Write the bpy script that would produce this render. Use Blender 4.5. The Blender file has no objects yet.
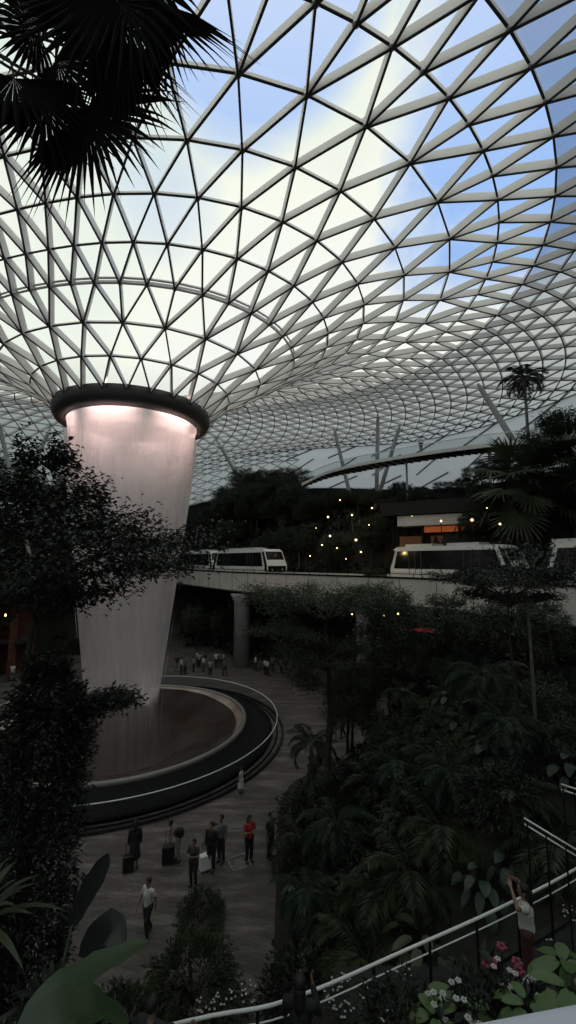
import bpy, bmesh, math, random
import numpy as np
from mathutils import Vector, Matrix
PI = math.pi
rnd = random.Random(7)
NP = np.random.default_rng(11)
scene = bpy.context.scene
COL = scene.collection

# ------------------------------------------------------------------ camera
CAMH = 12.0
PITCH = math.radians(6.5)
cam_d = bpy.data.cameras.new('camera')
cam_d.sensor_fit = 'VERTICAL'; cam_d.sensor_height = 36.0; cam_d.lens = 36.0 * 420 / 1024
cam_d.clip_start = 0.1; cam_d.clip_end = 500
cam = bpy.data.objects.new('camera', cam_d); COL.objects.link(cam)
cam.location = (0, 0, CAMH); cam.rotation_euler = (PI / 2 + PITCH, 0, 0)
scene.camera = cam

def pixel_ray(px, py):
    a = (px - 288) / 420.0; b = (512 - py) / 420.0
    return Vector((a, math.cos(PITCH) - b * math.sin(PITCH), math.sin(PITCH) + b * math.cos(PITCH)))
def on_level(px, py, z):
    r = pixel_ray(px, py); t = (z - CAMH) / r.z
    return Vector((r.x * t, r.y * t, z))
def at_depth(px, py, Y):
    r = pixel_ray(px, py); t = Y / r.y
    return Vector((r.x * t, Y, CAMH + r.z * t))

# ------------------------------------------------------------------ exposure and renderer hints
vs = scene.view_settings
vs.view_transform = 'Standard'; vs.look = 'None'; vs.exposure = 0.12; vs.gamma = 1.0; vs.use_curve_mapping = False
scene.cycles.use_denoising = True
scene.cycles.max_bounces = 8; scene.cycles.diffuse_bounces = 4; scene.cycles.glossy_bounces = 2
scene.cycles.transparent_max_bounces = 24; scene.cycles.volume_bounces = 4
scene.cycles.sample_clamp_indirect = 3.0

# ------------------------------------------------------------------ sky
world = bpy.data.worlds.new('sky'); scene.world = world; world.use_nodes = True
nt = world.node_tree; nt.nodes.clear()
def N(t, **k):
    n = nt.nodes.new(t)
    for a, b in k.items(): setattr(n, a, b)
    return n
def ramp(tree, inp, stops, interp='LINEAR'):
    r = tree.nodes.new('ShaderNodeValToRGB'); r.color_ramp.interpolation = interp
    e = r.color_ramp.elements
    while len(e) < len(stops): e.new(0.5)
    for i, (p, c) in enumerate(stops):
        e[i].position = p; e[i].color = (*c, 1) if len(c) == 3 else c
    tree.links.new(inp, r.inputs[0]); return r
tc = N('ShaderNodeTexCoord')
nz = N('ShaderNodeTexNoise'); nz.inputs['Scale'].default_value = 2.6; nz.inputs['Detail'].default_value = 5; nz.inputs['Roughness'].default_value = .55
nt.links.new(tc.outputs['Generated'], nz.inputs['Vector'])
sep = N('ShaderNodeSeparateXYZ'); nt.links.new(tc.outputs['Generated'], sep.inputs[0])
def math_node(op, a, b=None, clamp=False):
    m = N('ShaderNodeMath', operation=op); m.use_clamp = clamp
    for i, v in enumerate((a, b)):
        if v is None: continue
        if isinstance(v, (int, float)): m.inputs[i].default_value = v
        else: nt.links.new(v, m.inputs[i])
    return m.outputs[0]
def dot_dir(px, py):
    d = pixel_ray(px, py).normalized()
    v = N('ShaderNodeVectorMath', operation='DOT_PRODUCT'); v.inputs[1].default_value = d
    nt.links.new(tc.outputs['Generated'], v.inputs[0]); return v.outputs['Value']
# blue openings in the cloud: a broad one to the right, two little ones above
blue = math_node('SUBTRACT', math_node('MULTIPLY', dot_dir(640, 130), 1.0), 0.918)
blue = math_node('ADD', math_node('MULTIPLY', blue, 8.0), math_node('MULTIPLY', math_node('SUBTRACT', nz.outputs['Fac'], 0.5), 1.5))
b1 = math_node('MULTIPLY', math_node('SUBTRACT', dot_dir(235, 70), 0.990), 30.0)
b2 = math_node('MULTIPLY', math_node('SUBTRACT', dot_dir(252, -50), 0.975), 30.0)
b3 = math_node('MULTIPLY', math_node('SUBTRACT', dot_dir(165, 200), 0.993), 14.0)
bl = math_node('MAXIMUM', math_node('MAXIMUM', blue, b3), math_node('MAXIMUM', b1, b2))
bl = math_node('MULTIPLY', bl, math_node('MULTIPLY', math_node('SUBTRACT', sep.outputs['Z'], 0.47), 10.0, True))
bmask = ramp(nt, bl, [(0.0, (0, 0, 0)), (0.28, (.9, .9, .9))])
nz2 = N('ShaderNodeTexNoise'); nz2.inputs['Scale'].default_value = 1.5; nz2.inputs['Detail'].default_value = 3
nt.links.new(tc.outputs['Generated'], nz2.inputs['Vector'])
cloud = ramp(nt, nz2.outputs['Fac'], [(0.35, (.75, .84, .78)), (0.55, (.95, .96, .86)), (0.7, (.93, .93, .90))])
hb = math_node('MULTIPLY', math_node('SUBTRACT', sep.outputs['Z'], 0.45), 2.2, True)
bluec = ramp(nt, hb, [(0.0, (.20, .42, .90)), (0.5, (.30, .50, .95)), (1.0, (.62, .72, .98))])
mx = N('ShaderNodeMix', data_type='RGBA')
nt.links.new(bmask.outputs[0], mx.inputs['Factor']); nt.links.new(cloud.outputs[0], mx.inputs['A']); nt.links.new(bluec.outputs[0], mx.inputs['B'])
# duller cloud low over the horizon
low = ramp(nt, sep.outputs['Z'], [(0.0, (.30, .33, .35)), (0.25, (.50, .55, .58)), (0.42, (1, 1, 1))])
mul = N('ShaderNodeMix', data_type='RGBA', blend_type='MULTIPLY'); mul.inputs['Factor'].default_value = 1
nt.links.new(mx.outputs['Result'], mul.inputs['A']); nt.links.new(low.outputs[0], mul.inputs['B'])
bg = N('ShaderNodeBackground'); bg.inputs['Strength'].default_value = 1.0
nt.links.new(mul.outputs['Result'], bg.inputs['Color'])
out = N('ShaderNodeOutputWorld'); nt.links.new(bg.outputs[0], out.inputs[0])

# ------------------------------------------------------------------ materials
def mat(name, color, rough=.6, metal=0., vary=0., scale=4., trans=0., emit=None, spec=.5):
    m = bpy.data.materials.new(name); m.use_nodes = True
    t = m.node_tree; b = t.nodes['Principled BSDF']
    b.inputs['Roughness'].default_value = rough; b.inputs['Metallic'].default_value = metal
    b.inputs['Specular IOR Level'].default_value = spec
    b.inputs['Base Color'].default_value = (*color, 1)
    if vary:
        n = t.nodes.new('ShaderNodeTexNoise'); n.inputs['Scale'].default_value = scale; n.inputs['Detail'].default_value = 4
        c = t.nodes.new('ShaderNodeTexCoord'); t.links.new(c.outputs['Object'], n.inputs['Vector'])
        r = ramp(t, n.outputs['Fac'], [(0.3, tuple(x * (1 - vary) for x in color)), (0.7, tuple(min(1, x * (1 + vary)) for x in color))])
        t.links.new(r.outputs[0], b.inputs['Base Color'])
    if trans:
        tr = t.nodes.new('ShaderNodeBsdfTranslucent'); tr.inputs[0].default_value = (*[min(1, c * 1.6) for c in color], 1)
        ms = t.nodes.new('ShaderNodeMixShader'); ms.inputs[0].default_value = trans
        t.links.new(b.outputs[0], ms.inputs[1]); t.links.new(tr.outputs[0], ms.inputs[2])
        t.links.new(ms.outputs[0], t.nodes['Material Output'].inputs[0])
    if emit:
        b.inputs['Emission Color'].default_value = (*emit[0], 1); b.inputs['Emission Strength'].default_value = emit[1]
    return m
def glass_mat(name, tint, gloss=.06):
    m = bpy.data.materials.new(name); m.use_nodes = True; t = m.node_tree; t.nodes.clear()
    a = t.nodes.new('ShaderNodeBsdfTransparent'); a.inputs[0].default_value = (*tint, 1)
    g = t.nodes.new('ShaderNodeBsdfGlossy'); g.inputs['Roughness'].default_value = .08
    x = t.nodes.new('ShaderNodeMixShader'); x.inputs[0].default_value = gloss
    o = t.nodes.new('ShaderNodeOutputMaterial')
    t.links.new(a.outputs[0], x.inputs[1]); t.links.new(g.outputs[0], x.inputs[2]); t.links.new(x.outputs[0], o.inputs[0])
    return m
def leaf_mat(name, color, rough=.42, trans=.12, vary=.45):
    m = mat(name, tuple(c * 1.12 for c in color), rough, vary=vary, scale=1.3, trans=trans, spec=.45); return m

M = dict(
    beam=mat('painted_steel_beam', (.80, .765, .755), .45),
    cap=mat('underside_shade_paint', (.05, .05, .05), .6),  # shade of the beam undersides put into a near-black colour
    ring=mat('dark_ring_steel', (.045, .042, .04), .5),
    ringin=mat('ring_inner_lining', (.08, .075, .07), .5),
    frit=mat('grey_roof_panel', (.55, .57, .58), .5, vary=.06, scale=.5, trans=.55),
    glass=glass_mat('roof_glass', (.95, .97, .955), .04),
    fritglass=glass_mat('fritted_roof_glass', (.50, .53, .55), .05),
    rail_glass=glass_mat('rail_glass', (.88, .90, .89), .02),
    pave=None, soil=mat('dark_soil', (.012, .013, .009), .9, vary=.4),
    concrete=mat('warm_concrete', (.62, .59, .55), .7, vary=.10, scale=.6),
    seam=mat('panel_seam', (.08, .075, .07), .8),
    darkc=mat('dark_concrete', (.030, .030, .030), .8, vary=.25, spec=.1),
    slate=mat('dark_slate', (.014, .015, .015), .8, vary=.2, spec=.03),
    white=mat('white_paint', (.78, .78, .76), .35),
    counter=mat('white_counter', (.62, .64, .70), .4),
    steel=mat('brushed_steel', (.62, .63, .62), .3, metal=.3),
    colm=mat('grey_column_paint', (.33, .33, .33), .5),
    black=mat('black_rubber', (.008, .008, .009), .5),
    window=mat('tinted_window', (.012, .013, .014), .12),
    bark=mat('bark', (.035, .028, .022), .85, vary=.3, scale=8),
    palebark=mat('pale_palm_bark', (.14, .13, .12), .8, vary=.3, scale=6),
    leafA=leaf_mat('broad_leaf', (.022, .034, .017)),
    leafB=leaf_mat('olive_leaf', (.036, .048, .022)),
    leafC=leaf_mat('blue_green_leaf', (.022, .040, .027)),
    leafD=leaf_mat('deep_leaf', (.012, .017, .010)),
    leafK=mat('shaded_palm_leaf', (.008, .010, .007), .9, vary=.3, spec=.08),  # backlit darkness of the corner palm put into the leaf colour
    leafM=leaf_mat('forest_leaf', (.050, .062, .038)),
    leafP=leaf_mat('palm_leaf', (.024, .036, .018)),
    leafY=leaf_mat('fresh_leaf', (.07, .12, .035), vary=.25),
    leafBig=leaf_mat('banana_leaf', (.030, .055, .020), rough=.4, vary=.2),
    leafGrey=leaf_mat('grey_green_leaf', (.030, .036, .032), vary=.15),
    flower=mat('white_petals', (.45, .44, .42), .6),
    red=mat('red_petals', (.45, .03, .03), .6),
    pink=mat('magenta_petals', (.22, .03, .07), .6),
    orange=mat('orange_lit_sign', (.5, .12, .03), .5, emit=((1., .22, .05), .12)),
    lamp=mat('warm_lamp', (1, .8, .5), .5, emit=((1., .62, .26), 4.)),
    lampw=mat('white_lamp', (1, .95, .85), .5, emit=((1., .95, .85), 6.)),
)
def pave_mat():
    m = bpy.data.materials.new('granite_paving'); m.use_nodes = True; t = m.node_tree; b = t.nodes['Principled BSDF']
    c = t.nodes.new('ShaderNodeTexCoord')
    mp = t.nodes.new('ShaderNodeMapping'); mp.inputs['Rotation'].default_value = (0, 0, .35); mp.inputs['Scale'].default_value = (.35, 1.5, 1)
    t.links.new(c.outputs['Object'], mp.inputs[0])
    n = t.nodes.new('ShaderNodeTexNoise'); n.inputs['Scale'].default_value = 1.2; n.inputs['Detail'].default_value = 6; n.inputs['Roughness'].default_value = .65
    t.links.new(mp.outputs[0], n.inputs['Vector'])
    r = ramp(t, n.outputs['Fac'], [(0.35, (.062, .055, .052)), (0.52, (.105, .093, .086)), (0.68, (.21, .188, .172))])  # lighter streaks are floor reflections put into the stone colour
    br = t.nodes.new('ShaderNodeTexBrick'); br.inputs['Scale'].default_value = 1.6; br.inputs['Mortar Size'].default_value = .012
    br.inputs['Color1'].default_value = (1, 1, 1, 1); br.inputs['Color2'].default_value = (.82, .82, .82, 1); br.inputs['Mortar'].default_value = (.45, .45, .45, 1)
    m2 = t.nodes.new('ShaderNodeMapping'); m2.inputs['Rotation'].default_value = (0, 0, .35); t.links.new(c.outputs['Object'], m2.inputs[0]); t.links.new(m2.outputs[0], br.inputs['Vector'])
    x = t.nodes.new('ShaderNodeMix'); x.data_type = 'RGBA'; x.blend_type = 'MULTIPLY'; x.inputs['Factor'].default_value = 1
    t.links.new(r.outputs[0], x.inputs['A']); t.links.new(br.outputs['Color'], x.inputs['B'])
    t.links.new(x.outputs['Result'], b.inputs['Base Color']); b.inputs['Roughness'].default_value = .55; b.inputs['Specular IOR Level'].default_value = .25
    return m
M['pave'] = pave_mat()

# ------------------------------------------------------------------ mesh helpers
def link_mesh(name, verts, faces, m, parent=None, smooth=False, mats=None, idx=None):
    me = bpy.data.meshes.new(name)
    me.from_pydata([tuple(v) for v in verts] if not isinstance(verts, np.ndarray) else verts.tolist(), [], [tuple(f) for f in faces] if not isinstance(faces, np.ndarray) else faces.tolist())
    for x in (mats or [m]): me.materials.append(x)
    if idx is not None: me.polygons.foreach_set('material_index', idx)
    if smooth: me.polygons.foreach_set('use_smooth', [True] * len(me.polygons))
    me.update()
    o = bpy.data.objects.new(name, me); COL.objects.link(o)
    if parent: o.parent = parent
    return o
def empty(name, loc=(0, 0, 0), rz=0, scale=1):
    o = bpy.data.objects.new(name, None); COL.objects.link(o); o.location = loc; o.rotation_euler = (0, 0, rz)
    o.scale = (scale,) * 3; o.empty_display_size = .3; return o
def tag(o, label=None, cat=None, group=None, kind=None):
    if label: o['label'] = label
    if cat: o['category'] = cat
    if group: o['group'] = group
    if kind: o['kind'] = kind
    return o
def copy_tree(o, parent=None):
    c = o.copy(); COL.objects.link(c)
    if parent: c.parent = parent
    for ch in list(o.children):
        copy_tree(ch, c)
    return c
class B:
    """collects solids for one mesh"""
    def __init__(s): s.v = []; s.f = []
    def add(s, v, f):
        k = len(s.v); s.v += [tuple(p) for p in v]; s.f += [tuple(i + k for i in q) for q in f]
    def box(s, c, d, R=None):
        x, y, z = [a / 2 for a in d]
        p = [Vector((i * x, j * y, k * z)) for i in (-1, 1) for j in (-1, 1) for k in (-1, 1)]
        if R is not None: p = [R @ q for q in p]
        c = Vector(c); s.add([q + c for q in p], [(0, 1, 3, 2), (4, 6, 7, 5), (0, 4, 5, 1), (2, 3, 7, 6), (0, 2, 6, 4), (1, 5, 7, 3)])
    def bar(s, a, b, w, h, up=Vector((0, 0, 1)), drop=0.):
        """rectangular bar from a to b, w across, h along up, hanging below by 'drop' of h"""
        a = Vector(a); b = Vector(b); d = (b - a).normalized(); x = d.cross(up)
        if x.length < 1e-6: x = d.orthogonal()
        x.normalize(); u = x.cross(d).normalized()
        q = []
        for p in (a, b):
            for i, j in ((-1, -1), (1, -1), (1, 1), (-1, 1)): q.append(p + x * (w / 2 * i) + u * (h / 2 * j - drop * h))
        s.add(q, [(0, 3, 2, 1), (4, 5, 6, 7), (0, 1, 5, 4), (1, 2, 6, 5), (2, 3, 7, 6), (3, 0, 4, 7)])
    def tube(s, pts, rad, n=8, cap=True):
        pts = [Vector(p) for p in pts]
        if isinstance(rad, (int, float)): rad = [rad] * len(pts)
        k = len(s.v); prev = None
        for i, p in enumerate(pts):
            d = (pts[min(i + 1, len(pts) - 1)] - pts[max(i - 1, 0)]).normalized()
            if prev is None: x = d.orthogonal().normalized()
            else:
                x = prev - d * prev.dot(d); x = x.normalized() if x.length > 1e-6 else d.orthogonal().normalized()
            prev = x; y = d.cross(x)
            for j in range(n):
                a = 2 * PI * j / n; s.v.append(tuple(p + (x * math.cos(a) + y * math.sin(a)) * rad[i]))
        for i in range(len(pts) - 1):
            for j in range(n):
                a = k + i * n + j; b = k + i * n + (j + 1) % n
                s.f.append((a, b, b + n, a + n))
        if cap:
            s.f.append(tuple(k + j for j in range(n))[::-1]); s.f.append(tuple(k + (len(pts) - 1) * n + j for j in range(n)))
    def lathe(s, prof, c=(0, 0), n=96, closed=False, a0=0., a1=2 * PI):
        """prof: list of (r, z)"""
        k = len(s.v); full = abs(a1 - a0 - 2 * PI) < 1e-6; m = n if full else n + 1
        for r, z in prof:
            for j in range(m):
                a = a0 + (a1 - a0) * j / n; s.v.append((c[0] + r * math.cos(a), c[1] + r * math.sin(a), z))
        P = len(prof)
        for i in range(P if closed else P - 1):
            for j in range(n):
                j2 = (j + 1) % m; i2 = (i + 1) % P
                s.f.append((k + i * m + j, k + i * m + j2, k + i2 * m + j2, k + i2 * m + j))
    def ball(s, c, r, n=8, m=6, sq=(1, 1, 1)):
        k = len(s.v)
        for i in range(m + 1):
            t = PI * i / m
            for j in range(n):
                a = 2 * PI * j / n
                s.v.append((c[0] + r * sq[0] * math.sin(t) * math.cos(a), c[1] + r * sq[1] * math.sin(t) * math.sin(a), c[2] + r * sq[2] * math.cos(t)))
        for i in range(m):
            for j in range(n):
                s.f.append((k + i * n + j, k + (i + 1) * n + j, k + (i + 1) * n + (j + 1) % n, k + i * n + (j + 1) % n))
    def build(s, name, m, parent=None, smooth=False): return link_mesh(name, s.v, s.f, m, parent, smooth)

def multi(name, pairs, parent=None, smooth=False):
    v, f, idx, mats = [], [], [], []
    for bb, m in pairs:
        if m not in mats: mats.append(m)
        k = len(v); v += bb.v; f += [tuple(i + k for i in q) for q in bb.f]; idx += [mats.index(m)] * len(bb.f)
    return link_mesh(name, v, f, None, parent, smooth, mats, idx)

def S(x): x = max(0., min(1., x)); return x * x * (3 - 2 * x)

# ------------------------------------------------------------------ the glass roof
AX, AY = -11.3, 30.
RN = [5.25, 6.4, 7.9, 9.3, 10.3, 11.7, 13.5, 15.7, 18.5, 21.3]
RR = [5.25, 6.9, 9.3, 11.8, 14.3, 16.8, 19.4, 22.1, 24.6, 27.1]
HH = [10.55, 12.0, 13.15, 14.4, 15.6, 16.7, 17.4, 18.0, 18.2, 18.1]
NR, DB = 21, 8
EX, EY, EA, EB = -12., 16., 40., 56.
HB = 14.5
def r_out(th):
    dx, dy = math.cos(th), math.sin(th); ox, oy = AX - EX, AY - EY
    a = (dx / EA) ** 2 + (dy / EB) ** 2; b = 2 * (ox * dx / EA ** 2 + oy * dy / EB ** 2); c = (ox / EA) ** 2 + (oy / EB) ** 2 - 1
    return (-b + math.sqrt(b * b - 4 * a * c)) / (2 * a)
def roof_node(i, th):
    w = .5 + .5 * math.cos(2 * (th + math.radians(15)))
    g = 2. * S((math.sin(th) - .3) / .7) * S((i - 5) / 9)
    if i <= 9:
        r = RN[i] + (RR[i] - RN[i]) * w; h = HH[i] + g
    else:
        r9 = RN[9] + (RR[9] - RN[9]) * w; ph = (i - 9) / (NR - 10) * PI / 2
        r = r9 + (r_out(th) - r9) * math.sin(ph); top = 18.1 + g
        dg = math.degrees(th) % 360
        hb = HB + 3.8 * math.exp(-((dg - 75) / 32) ** 2) - 3.2 * S((math.degrees(th) % 360 - 80) / 50) * (1 - S((math.degrees(th) % 360 - 230) / 30))
        h = top - (1 - math.cos(ph)) * (top - hb)
    return Vector((AX + r * math.cos(th), AY + r * math.sin(th), CAMH + h))
def build_roof():
    root = tag(empty('ceiling', (AX, AY, 0)), 'domed glass roof of triangular panes funnelling down to the waterfall', None, None, 'structure')
    off_root = Vector((AX, AY, 0))
    Nn = [24 if i < 3 else 48 if i < DB else 96 for i in range(NR)]
    def offs(i): return (i % 2) * .5 if i < 3 else ((i - 3) % 2) * .5 if i < DB else ((i - DB) % 2) * .5
    P = {(i, j): roof_node(i, -PI / 2 + 2 * PI * (j + offs(i)) / Nn[i]) - off_root for i in range(NR) for j in range(Nn[i])}
    E, T = [], []
    for i in range(NR):
        n = Nn[i]
        for j in range(n):
            E.append((0, i, (i, j), (i, (j + 1) % n)))
            if i + 1 < NR:
                m = Nn[i + 1]
                if m > n:
                    for q in (0, 1, -1): E.append((1, i, (i, j), (i + 1, (2 * j + q) % m)))
                    T += [(i, (i, j), (i + 1, (2 * j) % m), (i + 1, (2 * j - 1) % m)), (i, (i, j), (i + 1, (2 * j + 1) % m), (i + 1, (2 * j) % m)),
                          (i, (i, j), (i, (j + 1) % n), (i + 1, (2 * j + 1) % m))]
                else:
                    o = offs(i) == 0; a = j if o else (j + 1) % n; b = (j - 1) % n if o else j
                    E.append((1, i, (i, j), (i + 1, a))); E.append((1, i, (i, j), (i + 1, b)))
                    T.append((i, (i, j), (i + 1, a), (i + 1, b))); T.append((i, (i, j), (i, (j + 1) % n), (i + 1, a)))
    nrm = {k: Vector((0, 0, 0)) for k in P}
    for i, a, b, c in T:
        n = (P[b] - P[a]).cross(P[c] - P[a])
        if n.z < 0: n = -n
        n.normalize()
        if n.z < .02: n = Vector((n.x, n.y, .02))
        for k in (a, b, c): nrm[k] += n
    for k in nrm: nrm[k].normalize()
    ringb, diab, node, under_shade = B(), B(), B(), B()
    for kind, i, a, b in E:
        up = (nrm[a] + nrm[b]).normalized()
        w, h = (.075, .46) if i < 10 else (.07, .40)
        if kind == 0:
            if i in (3,): # double ring member
                d = up * .0
                ringb.bar(P[a], P[b], .10, .40, up); 
                o = Vector((P[a].x, P[a].y, 0)).normalized() * -.0
                ringb.bar(P[a] * 1.0 + up * .30 + Vector((P[a].x, P[a].y, 0)).normalized() * .22, P[b] + up * .30 + Vector((P[b].x, P[b].y, 0)).normalized() * .22, .10, .14, up)
            else: ringb.bar(P[a], P[b], w, h * .5, up)
        else: diab.bar(P[a], P[b], w, h, up)
        under_shade.bar(P[a] - up * (h * (.25 if kind == 0 else .5)), P[b] - up * (h * (.25 if kind == 0 else .5)), w * 1.25, .035, up)
    ringb.build('ring_beam', M['beam'], root); diab.build('diagonal_beam', M['beam'], root); under_shade.build('underside_shade', M['cap'], root)  # the dark strips are painted shade along the beam undersides
    for k in P:
        if k[0] < 12:
            p = P[k]; node.tube([p - nrm[k] * .19, p + nrm[k] * .19], .13, 8)
    node.build('node_hub', M['beam'], root)
    keys = list(P); ix = {k: q for q, k in enumerate(keys)}
    gv = [P[k] + nrm[k] * .22 for k in keys]
    link_mesh('glazing', gv, [(ix[a], ix[b], ix[c]) for i, a, b, c in T if i < 9], M['glass'], root)
    link_mesh('fritted_glazing', gv, [(ix[a], ix[b], ix[c]) for i, a, b, c in T if i >= 9], M['fritglass'], root)
    # band of solid grey panels below the lattice
    n = Nn[NR - 1]; v = []; f = []
    levels = [(0, 0), (.25, -1.6), (.3, -4.5), (.3, -6.5)]
    for dr, dz in levels:
        for j in range(n):
            p = P[NR - 1, j]; o = Vector((p.x, p.y, 0)).normalized(); v.append(p + o * dr + Vector((0, 0, dz)))
    panel = lambda j: not (70 < (360 * j / n - 90) % 360 < 300)
    f2 = []
    for l in range(len(levels) - 1):
        for j in range(n): (f if panel(j) else f2).append((l * n + j, l * n + (j + 1) % n, (l + 1) * n + (j + 1) % n, (l + 1) * n + j))
    link_mesh('panel_band', v, f, M['frit'], root); link_mesh('glazed_band', v, f2, M['fritglass'], root)
    rb, rl = B(), B()
    for j in range(0, n):
        nr_ = Vector(v[j]).normalized()
        for l in range(len(levels) - 1):
            if panel(j):
                if j % 3 == 0: rb.bar(v[l * n + j], v[(l + 1) * n + (j + 2) % n], .18, .22, nr_)
            else:
                m2 = (v[l * n + j] + v[(l + 1) * n + j]) / 2; m3 = (v[l * n + (j + 1) % n] + v[(l + 1) * n + (j + 1) % n]) / 2
                for a_, b_ in ((v[l * n + j], m3), (m2, v[(l + 1) * n + (j + 1) % n]), (v[l * n + (j + 1) % n], m2), (m3, v[(l + 1) * n + j]), (m2, m3), (v[(l + 1) * n + j], v[(l + 1) * n + (j + 1) % n])): rl.bar(a_, b_, .08, .3, nr_)
    rb.build('panel_rib', M['colm'], root); rl.build('band_lattice', M['beam'], root)
    # oculus ring
    r = B(); r.lathe([(5.4, 22.75), (5.45, 22.2), (5.25, 21.8), (4.62, 21.62), (4.55, 21.8), (4.6, 22.75)], n=128, closed=True); r.build('oculus_ring', M['ring'], root, True)
    r = B(); r.lathe([(4.54, 22.7), (4.46, 21.9), (4.50, 21.64), (4.60, 21.66), (4.58, 22.7)], n=128, closed=True); r.build('oculus_lining', M['ringin'], root, True)
    # perimeter wall
    w = B(); pts = [P[NR - 1, j] for j in range(n)]
    k0 = [(p.x, p.y, p.z - 6.4) for p in pts]; v = k0 + [(p.x, p.y, -0.5) for p in pts]
    v = [(x + (.35 if x > 0 else -.35), y + (.35 if y > 0 else -.35), z) for x, y, z in v]
    wl = link_mesh('wall_perimeter', [(x + AX, y + AY, z) for x, y, z in v], [(j, (j + 1) % n, n + (j + 1) % n, n + j) for j in range(n)], M['darkc'])
    tag(wl, 'dark perimeter wall below the roof, mostly behind planting', None, None, 'structure')
    return root
build_roof()

# ------------------------------------------------------------------ ground
PC = Vector((-11.4, 30.6, 0))          # pool centre
def bridge_s(x, y): return (y - (41.5 - 1.06 * x)) * .686
def T(x, y):
    h = 0.
    hill = 5.6 * S((x + .9) / 9.) * S((25.5 - y + .35 * x) / 5.)
    s = max(bridge_s(x, y) - 7., min(y - 55., -24. - x), (-31 - x) * .9)
    back = 5. * S((s - .3) / .7) + 6. * S((s - 1.4) / .7) + 4.5 * S((s - 2.6) / .8) + 2. * S((s - 4) / 2)
    if y < 12.2 and x < -2.5: h = max(h, 3.2 * S((12.2 - y) / 3.5))
    if y < 12.5: hill = max(hill * .8, 3.7 * S((x + .6) / 1.6) * S((12.5 - y) / 3)) if x > -2 else hill
    return max(h, hill, back)
def build_ground():
    X = np.linspace(-56, 34, 121); Y = np.linspace(-2, 71, 111); v = []; f = []
    for y in Y:
        for x in X: v.append((x, y, T(x, y) - .05))
    nx = len(X)
    for j in range(len(Y) - 1):
        for i in range(nx - 1):
            a = j * nx + i
            if max(v[q][2] for q in (a, a + 1, a + nx, a + nx + 1)) > -.049: f.append((a, a + 1, a + nx + 1, a + nx))
    o = link_mesh('hillside', v, f, M['soil'], smooth=True); tag(o, 'dark planted slopes of the indoor valley', None, None, 'structure')
    b = B(); b.box((-11, 30, -.15), (92, 80, .3)); o = b.build('floor', M['pave']); tag(o, 'dark granite paving of the plaza', None, None, 'structure')
build_ground()

# ------------------------------------------------------------------ fountain pool
def build_pool():
    root = tag(empty('fountain_basin', PC), 'round stepped fountain basin catching the falling water', 'fountain')
    b = B(); b.lathe([(8.3, .95), (8.45, .90), (8.5, .7), (8.3, .6), (8.15, .85)], n=160, closed=True); b.build('rim', mat('wet_rim', (.17, .165, .15), .25), root, True)
    b = B(); b.lathe([(8.2, .85), (7.9, .55), (7.2, .25), (6.2, .0), (5.0, -.3), (4.0, -.75), (3.2, -1.6), (2.8, -2.4), (.02, -2.6)], n=128)
    m = bpy.data.materials.new('wet_basin'); m.use_nodes = True; t = m.node_tree; p = t.nodes['Principled BSDF']
    c = t.nodes.new('ShaderNodeTexCoord'); n = t.nodes.new('ShaderNodeTexNoise'); n.inputs['Scale'].default_value = .35; n.inputs['Detail'].default_value = 5
    t.links.new(c.outputs['Object'], n.inputs['Vector'])
    r = ramp(t, n.outputs['Fac'], [(.35, (.20, .13, .10)), (.6, (.36, .31, .27))]); t.links.new(r.outputs[0], p.inputs['Base Color'])
    p.inputs['Roughness'].default_value = .22; b.build('basin_bowl', m, root, True)
    b = B(); b.lathe([(8.5, .72), (9.0, .35), (9.6, .25), (10.3, .2), (10.3, .02), (8.2, .02)], n=160); b.build('skirt', M['slate'], root, True)
    b = B(); b.lathe([(10.95, .02), (10.95, .16), (11.1, .16), (11.1, .02)], n=160); b.build('curb', M['darkc'], root)
    g = tag(empty('glass_barrier', PC), 'ring of glass balustrade with thin bright handrail around the fountain', 'railing')
    R = 10.65
    b = B()
    b.lathe([(R - .01, .05), (R - .01, 1.04), (R + .01, 1.04), (R + .01, .05)], n=160); b.build('glass_panel', M['rail_glass'], g)
    b = B(); b.tube([(R * math.cos(2 * PI * i / 160), R * math.sin(2 * PI * i / 160), 1.08) for i in range(161)], .028, 6); b.build('handrail', M['white'], g, True)
    b = B(); b.tube([(R * math.cos(2 * PI * i / 160), R * math.sin(2 * PI * i / 160), .06) for i in range(161)], .05, 6); b.build('base_channel', M['slate'], g, True)
build_pool()
# the basin is sunk below the paving: cut its circle out of the floor
fl = bpy.data.objects['floor']; me = fl.data; bm = bmesh.new(); n = 128
ov = [bm.verts.new(p) for p in ((-57, -10, 0), (35, -10, 0), (35, 70, 0), (-57, 70, 0))]
cv = [bm.verts.new((PC.x + 8.3 * math.cos(2 * PI * i / n), PC.y + 8.3 * math.sin(2 * PI * i / n), 0)) for i in range(n)]
es = [bm.edges.new((ov[i], ov[(i + 1) % 4])) for i in range(4)] + [bm.edges.new((cv[i], cv[(i + 1) % n])) for i in range(n)]
bmesh.ops.triangle_fill(bm, use_beauty=True, edges=es)
for f in list(bm.faces):
    c = f.calc_center_median()
    if (Vector((c.x, c.y)) - Vector((PC.x, PC.y))).length < 8.2 and all((v.co - Vector((PC.x, PC.y, 0))).length < 8.4 for v in f.verts): bm.faces.remove(f)
for f in bm.faces:
    if f.normal.z < 0: f.normal_flip()
bm.to_mesh(me); bm.free()

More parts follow.
